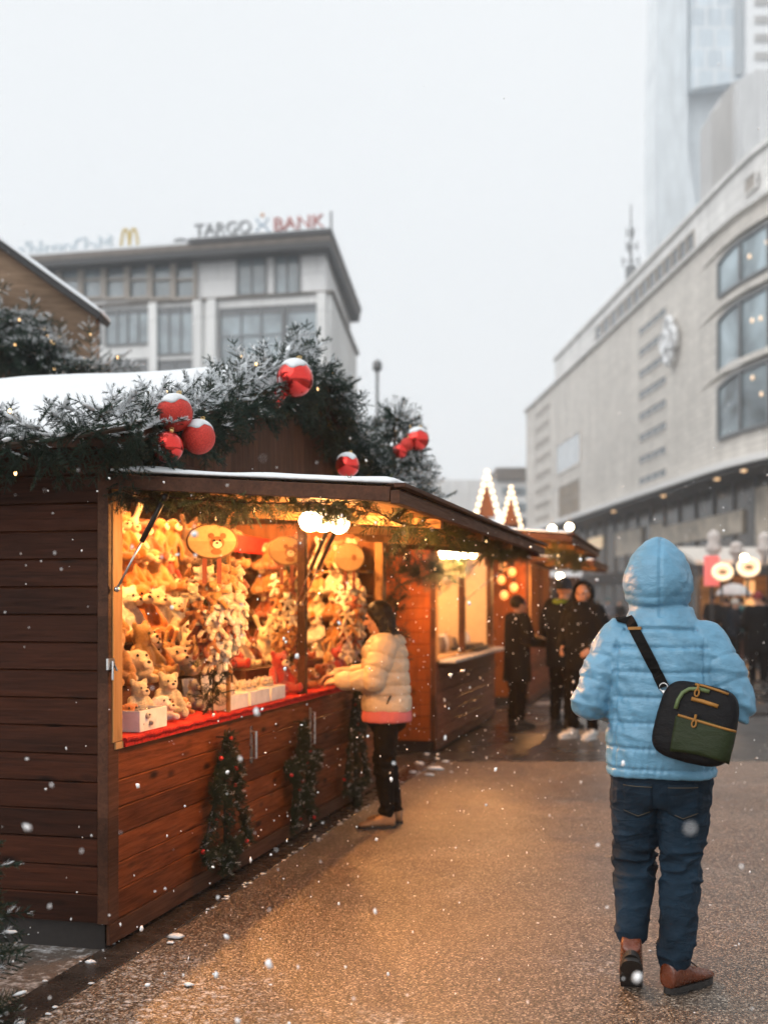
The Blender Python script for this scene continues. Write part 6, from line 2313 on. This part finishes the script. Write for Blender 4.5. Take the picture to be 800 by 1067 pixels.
so_.data.transform(bag.matrix_basis.inverted()); set_parent(so_, bag)
q0 = bag.matrix_basis.inverted() @ path[0]
mb = MB(); mb.tube([q0 + Vector((.016 * math.cos(t), -.002, .016 * math.sin(t))) for t in np.linspace(0, 2 * PI, 21)], .003, 6); mb.tube([q0 + Vector((0, 0, -.012)), q0 + Vector((.012, .01, -.035))], .008, 6)
mb.build('strap_ring', M['steel'], bag, smooth=True)
q1 = bag.matrix_basis.inverted() @ path[11]
mb = MB(); mb.bar(q1 + Vector((-.026, -.004, .0)), q1 + Vector((.026, -.004, .012)), .006, .012); mb.build('strap_buckle', M['yellow'], bag, bevel=.001)

# ---- the woman in the cream jacket at the counter, facing the stall (-X)
WLOC = Vector((-2.0, 8.12, 0))
wom, wi = person('woman in cream padded jacket reaching over the plush stall counter', WLOC, math.radians(104), 1.575,
                 dict(shw=.165, shz=1.40, elbL=(-.235, .10, 1.15), elbR=(.225, .14, 1.17), wrL=(-.14, .36, 1.135), wrR=(.10, .40, 1.155), headc=(0, .075, 1.61), look=(.12, 1, -.22), lean=.04,
                      palmL=(.5, 0, -.8), palmR=(-.5, 0, -.8), thumbL=-1, thumbR=1, curl=.7, kneeL=(-.095, .03, .50), kneeR=(.095, .0, .50), ankL=(-.10, -.01, .09), ankR=(.10, -.07, .09), yawL=.15, yawR=-.2),
                 M['cream_jacket'], M['black_trousers'], M['tan_leather'], hair='long', hem=.90, vox=.0095, chest=(.205, .18), hipw=(.195, .185), sleeve=1.14, hood_down=True,
                 quilt=dict(z=[1.27, 1.175, 1.08, .99, .92], depth=.009, w=.008, puff=.006, gap=.095, arm=.10, armk=.8), leg_r=.95, coat_flare=.0)
S_ = wi['S']
mb = MB(); mb.loft([(0, 0, .815 * S_, .203 * S_, .193 * S_, 2.4), (0, 0, .86 * S_, .204 * S_, .194 * S_, 2.4), (0, 0, .96 * S_, .19 * S_, .18 * S_, 2.4)], 32)
me = mb.fused('pink_jumper', .011, 2); a = get_co(me); a += get_no(me) * (wob(a * np.array([1, 1, .3]), 34, 2)[:, None] * .004); set_co(me, a); finish(me, M['pink'], 'jumper_hem', wom)
mb = MB(); mb.tube([Vector((-.13, .12, .85)) * S_, Vector((-.12, .15, 1.05)) * S_, Vector((-.09, .15, 1.3)) * S_], [.012, .012, .012], 8); mb.build('scarf_end', plain('brown_scarf', (.25, .09, .04), .9), wom, smooth=True)
mb = MB(); mb.tube([Vector((-.205, -.03, 1.03)) * S_, Vector((-.203, .0, .965)) * S_], .006, 6); mb.build('pocket_zip', M['black_metal'], wom)

# ---- people further down the lane
def head_to(p, q): return math.atan2(-(q[0] - p[0]), q[1] - p[1])
pc = (-2.02, 15.05, 0)
person('person in long black coat holding food beside the second stall', pc, math.radians(-55), 1.66, dict(elbL=(-.24, .02, 1.16), wrL=(-.12, .28, 1.12), elbR=(.25, .06, 1.14), wrR=(.13, .36, 1.10), palmL=(.3, 0, .9), palmR=(-.3, 0, .9), curl=.8),
       M['black_jacket'], M['black_trousers'], M['sole'], hair='short', hem=.60, vox=.013, chest=(.205, .15), hipw=(.20, .15), sleeve=1.05, coat_flare=.02, seed=1)
fo = MB(); fo.lathe([(.01, 0), (.09, .012), (.10, .03), (.07, .035)], (0, 0, 0), 16)
fo.ell((0, 0, .045), (.06, .045, .025))
food = fo.build('paper_plate', plain('pale_food', (.62, .48, .36), .7), None, smooth=True)
Rz = Matrix.Rotation(math.radians(-55), 4, 'Z')
food.location = Vector(pc) + Rz @ (Vector((0.0, .42, 1.10)) * .95); tag(food, 'pale paper plate of food held by the person in black coat', 'plate')
person('man in dark beanie and green scarf standing beside the hooded man', (-1.44, 14.95, 0), math.radians(-35), 1.86, dict(elbL=(-.26, .0, 1.14), elbR=(.26, .0, 1.14), wrL=(-.18, .15, 1.0), wrR=(.18, .15, 1.0), look=(-.3, 1, -.1)),
       M['navy_jacket'], M['black_trousers'], M['sole'], hat=fabric('navy_knit', (.02, .035, .06), .95, .5, 60), hem=.72, vox=.013, chest=(.225, .16), hipw=(.20, .155), sleeve=1.1, seed=2)
sc_ = MB(); sc_.tube([(math.cos(t) * .105, .02 + math.sin(t) * .10, 1.565 + .01 * math.sin(2 * t)) for t in np.linspace(0, 2 * PI, 19)], .042, 10, cap=False)
gm = sc_.fused('green_scarf', .012, 2); go = finish(gm, M['green_scarf'], 'scarf', bpy.data.objects['person.003'] if 'person.003' in bpy.data.objects else None)
person('man in black hooded jacket and white shoes facing down the lane', (-1.10, 13.95, 0), math.radians(150), 1.79, dict(elbL=(-.27, -.02, 1.13), elbR=(.27, -.02, 1.13), wrL=(-.20, .14, 1.02), wrR=(.20, .14, 1.02), look=(-.25, 1, -.08), kneeR=(.12, .03, .5), ankR=(.13, .03, .09)),
       M['black_jacket'], M['black_trousers'], M['white_shoe'], M['white_shoe'], hood=dict(r=(.128, .142, .155), open=112, fwd=-.01), hem=.76, vox=.012, chest=(.225, .16), hipw=(.20, .155), sleeve=1.1, seed=3)
# small figures in the distance
cloth = [M['black_jacket'], M['navy_jacket'], fabric('brown_coat', (.09, .05, .03), .8), fabric('grey_coat', (.10, .10, .11), .8), fabric('red_coat', (.18, .03, .03), .8), fabric('teal_coat', (.02, .09, .10), .8), fabric('pale_coat', (.42, .38, .34), .8)]
crowd = [(556, 690, 22.5, 1.7, 4, 1.2, 'person in dark red coat under the far lit stall roof'), (572, 690, 22.0, 1.72, 2, -.5, 'person in brown coat by the far stall post'), (548, 690, 24, 1.64, 0, .6, 'person in black coat at the left end of the far stall'),
         (633, 668, 0, 1.74, 3, 2.8, 'person in grey coat left of the blue hood, far off'), (645, 666, 0, 1.66, 0, 3.2, 'person in black coat nearest the blue hood, far off'), (622, 664, 0, 1.7, 6, .2, 'person in pale coat far behind the hooded man'),
         (741, 676, 0, 1.7, 0, .3, 'person in black coat just right of the blue hood'), (757, 688, 0, 1.72, 0, .2, 'person in black coat under the white umbrella'), (772, 688, 0, 1.74, 5, -.2, 'person in dark teal coat beside the white umbrella'),
         (789, 716, 0, 1.76, 0, .1, 'person in black coat at the right picture edge'), (803, 706, 0, 1.7, 1, -.3, 'person in navy coat half cut by the picture edge'), (731, 672, 0, 1.68, 3, -.8, 'person in grey coat partly hidden behind the blue shoulder'),
         (782, 678, 0, 1.68, 0, 1.2, 'person in black coat between the teal coat and the picture edge'), (796, 684, 0, 1.62, 3, .5, 'shorter person in grey coat near the right picture edge'), (748, 668, 0, 1.75, 1, 2.0, 'person in navy coat furthest back right of the blue hood'), (565, 684, 0, 1.7, 0, .4, 'person in black coat centred under the far stall roof'), (583, 680, 0, 1.66, 3, .2, 'person in grey coat just left of the beanie man far off'),
         (742, 684, 0, 1.78, 0, 2.6, 'tall person in black coat left of the white umbrella'), (765, 694, 0, 1.65, 1, -1.0, 'person in navy coat standing in front of the white umbrella'), (794, 696, 0, 1.75, 2, .4, 'person in brown coat just left of the picture edge')]
for i, (px, pf, d, H, ci, rz_, lab) in enumerate(crowd):
    g_ = on_ground(px, pf) if not d else at_depth(px, pf, d)
    g_.z = 0
    person(lab, (g_.x, g_.y, 0), rz_, H, dict(elbL=(-.25, .0, 1.14), elbR=(.25, .02, 1.14), wrL=(-.16, .2, 1.04), wrR=(.16, .22, 1.05)), cloth[ci], M['black_trousers'], M['sole'], hair='short' if i % 3 else None, hat=None if i % 3 else cloth[(i + 2) % 7], hem=.66 if i % 2 else .78, vox=.024, seed=i, detail=False, hands=True, show_face=False, group='people far down the square')
# ------------------------------------------------------------------ far stalls, signs, umbrella
Fs = Facade('far_stall', on_ground(600, 684)[:2], camdir(1, 0), 'far stall with snowy roof and strip of light across the end of the lane', 'market stall')
def fbox(F, x0, x1, y0, y1, out, th, name, mat, parent=None, **kw):
    (a, _), (b, _) = F.sz(x0, y0, out), F.sz(x1, y1, out); z1 = F.sz(x0, y0, out)[1]; z0 = F.sz(x0, y1, out)[1]
    mb = MB(); mb.box(a, b, -out, -out + th, max(z0, 0.0), z1); return F.part(mb, name, mat, parent, **kw)
fbox(Fs, 540, 604, 616, 690, -1.2, .1, 'back_wall', M['wood_beam'])
fbox(Fs, 540, 604, 658, 690, 0, .1, 'counter_front', plain('grey_front', (.14, .13, .125), .5))
fbox(Fs, 540, 604, 600, 612, .5, 1.8, 'roof', M['wood_beam'])
fbox(Fs, 538, 606, 595, 601, .55, 1.9, 'roof_snow', M['snow'])
fbox(Fs, 551, 572, 608, 613, -.2, .06, 'light_strip', emit('strip_light', (1, .78, .5), 5))
fbox(Fs, 575, 579, 612, 690, .3, .12, 'post', M['black_metal'])
for x in (541, 602): fbox(Fs, x, x + 2.5, 612, 690, .1, .1, 'post', M['black_metal'])
# stall row on the right, beyond the man
Rs = Facade('right_stall', on_ground(770, 684)[:2], camdir(1, 0.0), 'far stall at the right with pale canopy and warm self glowing goods', 'market stall')
fbox(Rs, 726, 880, 600, 690, -1.5, .1, 'back_wall', wood('lit_back_wall', (.25, .11, .04), (.5, .26, .1), .15, 'X', 'Z', .6, .2))
fbox(Rs, 726, 880, 656, 690, 0, .1, 'counter_front', M['wood_beam'])
mb = MB(); (a, z1), (b, z0) = Rs.sz(724, 578, .6), Rs.sz(890, 588, .6)
mb.add([(a, -.6, z0), (b, -.6, z0), (b, 1.6, z1 + .2), (a, 1.6, z1 + .2), (a, -.6, z0 + .12), (b, -.6, z0 + .12), (b, 1.6, z1 + .32), (a, 1.6, z1 + .32)], [(0, 1, 2, 3), (7, 6, 5, 4), (0, 4, 5, 1), (1, 5, 6, 2), (2, 6, 7, 3), (3, 7, 4, 0)])
Rs.part(mb, 'canopy', plain('pale_canopy', (.62, .56, .5), .6))
for x in (727, 760, 800): fbox(Rs, x, x + 2.5, 590, 690, .3, .1, 'post', M['black_metal'])
for i, (x, y, w_) in enumerate(((781, 612, 10), (783, 630, 12), (795, 640, 10))):
    fbox(Rs, x - w_ / 2, x + w_ / 2, y - 7, y + 7, -1.2, .12, 'glowing_goods', emit('warm_goods_%s' % ('low', 'mid', 'high')[i], (1, .5, .18), .9, (.5, .25, .1)))  # goods given their own glow in place of lamp light
bl = at_depth(783, 606, 33.0); bulb_light((bl.x, bl.y - .4, bl.z - .1), 90, .1)
M['oval_lit'] = emit('oval_sign_light', (1, .58, .28), .75, (.9, .7, .5)); M['oval_rim'] = emit('oval_rim_light', (1, .68, .38), 1.1, (.9, .8, .6))
for k, (px, py, rx, ry, lab) in enumerate(((752, 596, 9.5, 7.5, 'smaller glowing oval sign left of the other on the right stall'), (779, 591, 10.5, 8.5, 'larger glowing oval sign on the right stall canopy'))):
    d = 29.5; c = at_depth(px, py, d)
    e = empty('oval_sign', c, lab, 'sign', 'glowing oval signs', rz=TH)
    A, Bz = rx * d / FPX, ry * d / FPX
    mb = MB(); mb.prism([(A * math.cos(t), Bz * math.sin(t)) for t in np.linspace(0, 2 * PI, 33)[:-1]], lambda u, v, t: (u, t, v), -.04, .04); mb.build('board', M['oval_lit'], e)
    mb = MB(); mb.tube([(A * math.cos(t), -.03, Bz * math.sin(t)) for t in np.linspace(0, 2 * PI, 33)], .045, 8); mb.build('rim', M['oval_rim'], e, smooth=True)
    mb = MB(); mb.prism([(A * .45 * math.cos(t), Bz * .3 * math.sin(t)) for t in np.linspace(0, 2 * PI, 17)[:-1]], lambda u, v, t: (u, t, v), -.055, -.041); mb.build('painted_mark', plain('oval_mark', (.35, .16, .06), .6), e)
    mb = MB(); mb.tube([(0, .06, -Bz * .5), (0, .06, -Bz - .6)], .03, 6); mb.build('bracket', M['black_metal'], e)
e = empty('red_sign_box', at_depth(741, 595, 30.2), 'upright pinkish red sign box left of the glowing oval signs', 'sign', rz=TH)
mb = MB(); mb.box(-.17, .17, -.12, .12, -.38, .38); mb.build('case', emit('red_sign_light', (1, .22, .18), .5, (.6, .1, .1)), e, bevel=.02)
mb = MB(); mb.tube([(0, 0, -.38), (0, 0, -2.3)], .04, 6); mb.build('pole', M['black_metal'], e)
bq = at_depth(775, 581, 29); lamp(bq.x, bq.y, bq.z, 'single bright bulb above the glowing oval signs', 0, None, .09)
# snow topped finials on the right stall roof
for k, (px, py, h) in enumerate(((743, 578, 26), (767, 580, 16), (796, 578, 24))):
    d = 31.5; b = at_depth(px, py, d); hh = h * d / FPX
    mb = MB(); mb.lathe([(.05, -.3), (.1, 0), (.20, .1), (.22, .3 * hh), (.13, .5 * hh), (.17, .65 * hh), (.15, .85 * hh), (.03, hh)], (0, 0, 0), 12)
    o = mb.build('roof_finial', plain('finial_snow', (.55, .5, .47), .8, 0, .2, 6), None, smooth=True); o.location = b
    tag(o, ('tall', 'short', 'rightmost')[k] + ' pale snow covered finial standing on the right stall roof', 'finial', 'finials on the right stall roof')
# umbrella
u = empty('umbrella', at_depth(764, 620, 30.8), 'white snow dusted umbrella held over people at the right', 'umbrella', rz=.3)
R_ = 15.5 * 30.8 / FPX * 1.25
mb = MB(); rr = []
for lay, order in ((0, range(0, 9)), (1, range(8, -1, -1))):
    for i in order:
        t = i / 8 * 1.15
        ring = []
        for k in range(32):
            a = 2 * PI * k / 32; sc = 1 - .06 * (i / 8) * abs(math.sin(a * 4))
            rr_ = (max(R_ * math.sin(t) / math.sin(1.15), .004) - lay * .004) * sc
            ring.append((rr_ * math.cos(a), rr_ * math.sin(a), R_ * .62 * (math.cos(t) - math.cos(1.15)) / (1 - math.cos(1.15)) - lay * .006))
        rr.append(ring)
mb.rings(rr, 0, True); mb.build('canopy', plain('white_umbrella', (.6, .59, .58), .7), u, smooth=True)
mb = MB(); mb.tube([(0, 0, R_ * .66), (0, 0, -.75)], .012, 8); mb.build('shaft', M['steel'], u)
# another snowy roof and lamp beyond the second stall (string of bulbs at the eaves)
for k, (px, py) in enumerate(((575, 551), (593, 549))):
    q = at_depth(px, py, 21); lamp(q.x, q.y, q.z, ('left', 'right')[k] + ' one of two bright bulbs on the roof beyond the second stall', 0, 'bulbs on the far roof', .07)
    bs = MB(); bs.tube([(q.x, q.y, 2.4), (q.x, q.y, q.z - .05)], .02, 6); o = bs.build('bulb_stand', M['black_metal'], None); tag(o, ('left', 'right')[k] + ' thin stand carrying a bright bulb on the far roof', 'stand', 'bulb stands')

# ------------------------------------------------------------------ falling snow: one mass of flakes
rs = np.random.RandomState(77)
N = 9000
P = np.stack([rs.uniform(-9, 8, N), rs.uniform(.7, 19, N), rs.uniform(.05, 1, N) ** 2.2 * 7.0], 1)
inside = (P[:, 0] < -1.15) & (P[:, 1] > 4.7) & (P[:, 2] < 3.15) & (P[:, 0] > -5.4)
body = (np.hypot(P[:, 0] - MANLOC.x, P[:, 1] - MANLOC.y) < .45) & (P[:, 2] < 1.9)
highup = (P[:, 2] - CAMH > .16 * np.hypot(P[:, 0], P[:, 1])) & (rs.rand(N) > .22)
close = np.linalg.norm(P - np.array([0, 0, CAMH]), axis=1) < 1.0
P = P[~(inside | body | close | highup)]
# flakes settled in front of the stall face, where the awning does not shelter them
Q = np.stack([rs.uniform(-2.3, -.6, 900), rs.uniform(2.2, 11, 900), rs.uniform(.05, 2.0, 900)], 1)
P = np.concatenate([P, Q])
t = (1 + 5 ** .5) / 2
IV = np.array([(-1, t, 0), (1, t, 0), (-1, -t, 0), (1, -t, 0), (0, -1, t), (0, 1, t), (0, -1, -t), (0, 1, -t), (t, 0, -1), (t, 0, 1), (-t, 0, -1), (-t, 0, 1)]) / math.sqrt(1 + t * t)
IF = np.array([(0, 11, 5), (0, 5, 1), (0, 1, 7), (0, 7, 10), (0, 10, 11), (1, 5, 9), (5, 11, 4), (11, 10, 2), (10, 7, 6), (7, 1, 8), (3, 9, 4), (3, 4, 2), (3, 2, 6), (3, 6, 8), (3, 8, 9), (4, 9, 5), (2, 4, 11), (6, 2, 10), (8, 6, 7), (9, 8, 1)])
r = np.exp(rs.normal(math.log(.0027), .55, len(P))); r = np.clip(r, .0015, .010)
st = rs.uniform(.45, 1.45, (len(P), 12, 1)) * rs.uniform(.55, 1.35, (len(P), 1, 3))
V = (IV[None] * st) * r[:, None, None] * np.array([1, 1, 1.25]) + P[:, None, :]
F = (IF[None] + (np.arange(len(P)) * 12)[:, None, None]).reshape(-1, 3)
t_ = NT('snowflake'); t_.P('Base Color', (.95, .95, .96)); t_.P('Roughness', .9); t_.P('Subsurface Weight', 0.0); t_.P('Transmission Weight', 0.0)
o = tri_object('falling_snow', V.reshape(-1, 3), F, np.zeros(len(F), int), [t_.mat], None, True)
tag(o, 'loose white snowflakes falling everywhere through the air', 'snow', kind='stuff')

# ------------------------------------------------------------------ haze of falling snow
HAZE = 0.0015
mb = MB(); mb.box(-G - 5, G + 5, -36, 296, -1.0, 112.0)
hm = bpy.data.materials.new('haze_volume'); hm.use_nodes = True
nt = hm.node_tree; nt.nodes.clear()
out = nt.nodes.new('ShaderNodeOutputMaterial'); pv = nt.nodes.new('ShaderNodeVolumePrincipled')
pv.inputs['Color'].default_value = (.95, .97, 1, 1); pv.inputs['Density'].default_value = HAZE; pv.inputs["Anisotropy"].default_value = .75
nt.links.new(pv.outputs[0], out.inputs['Volume'])
ho = mb.build('haze', hm, None)
ho['kind'] = 'stuff'; ho['label'] = 'pale snowy air that fades the far buildings'; ho['category'] = 'haze'
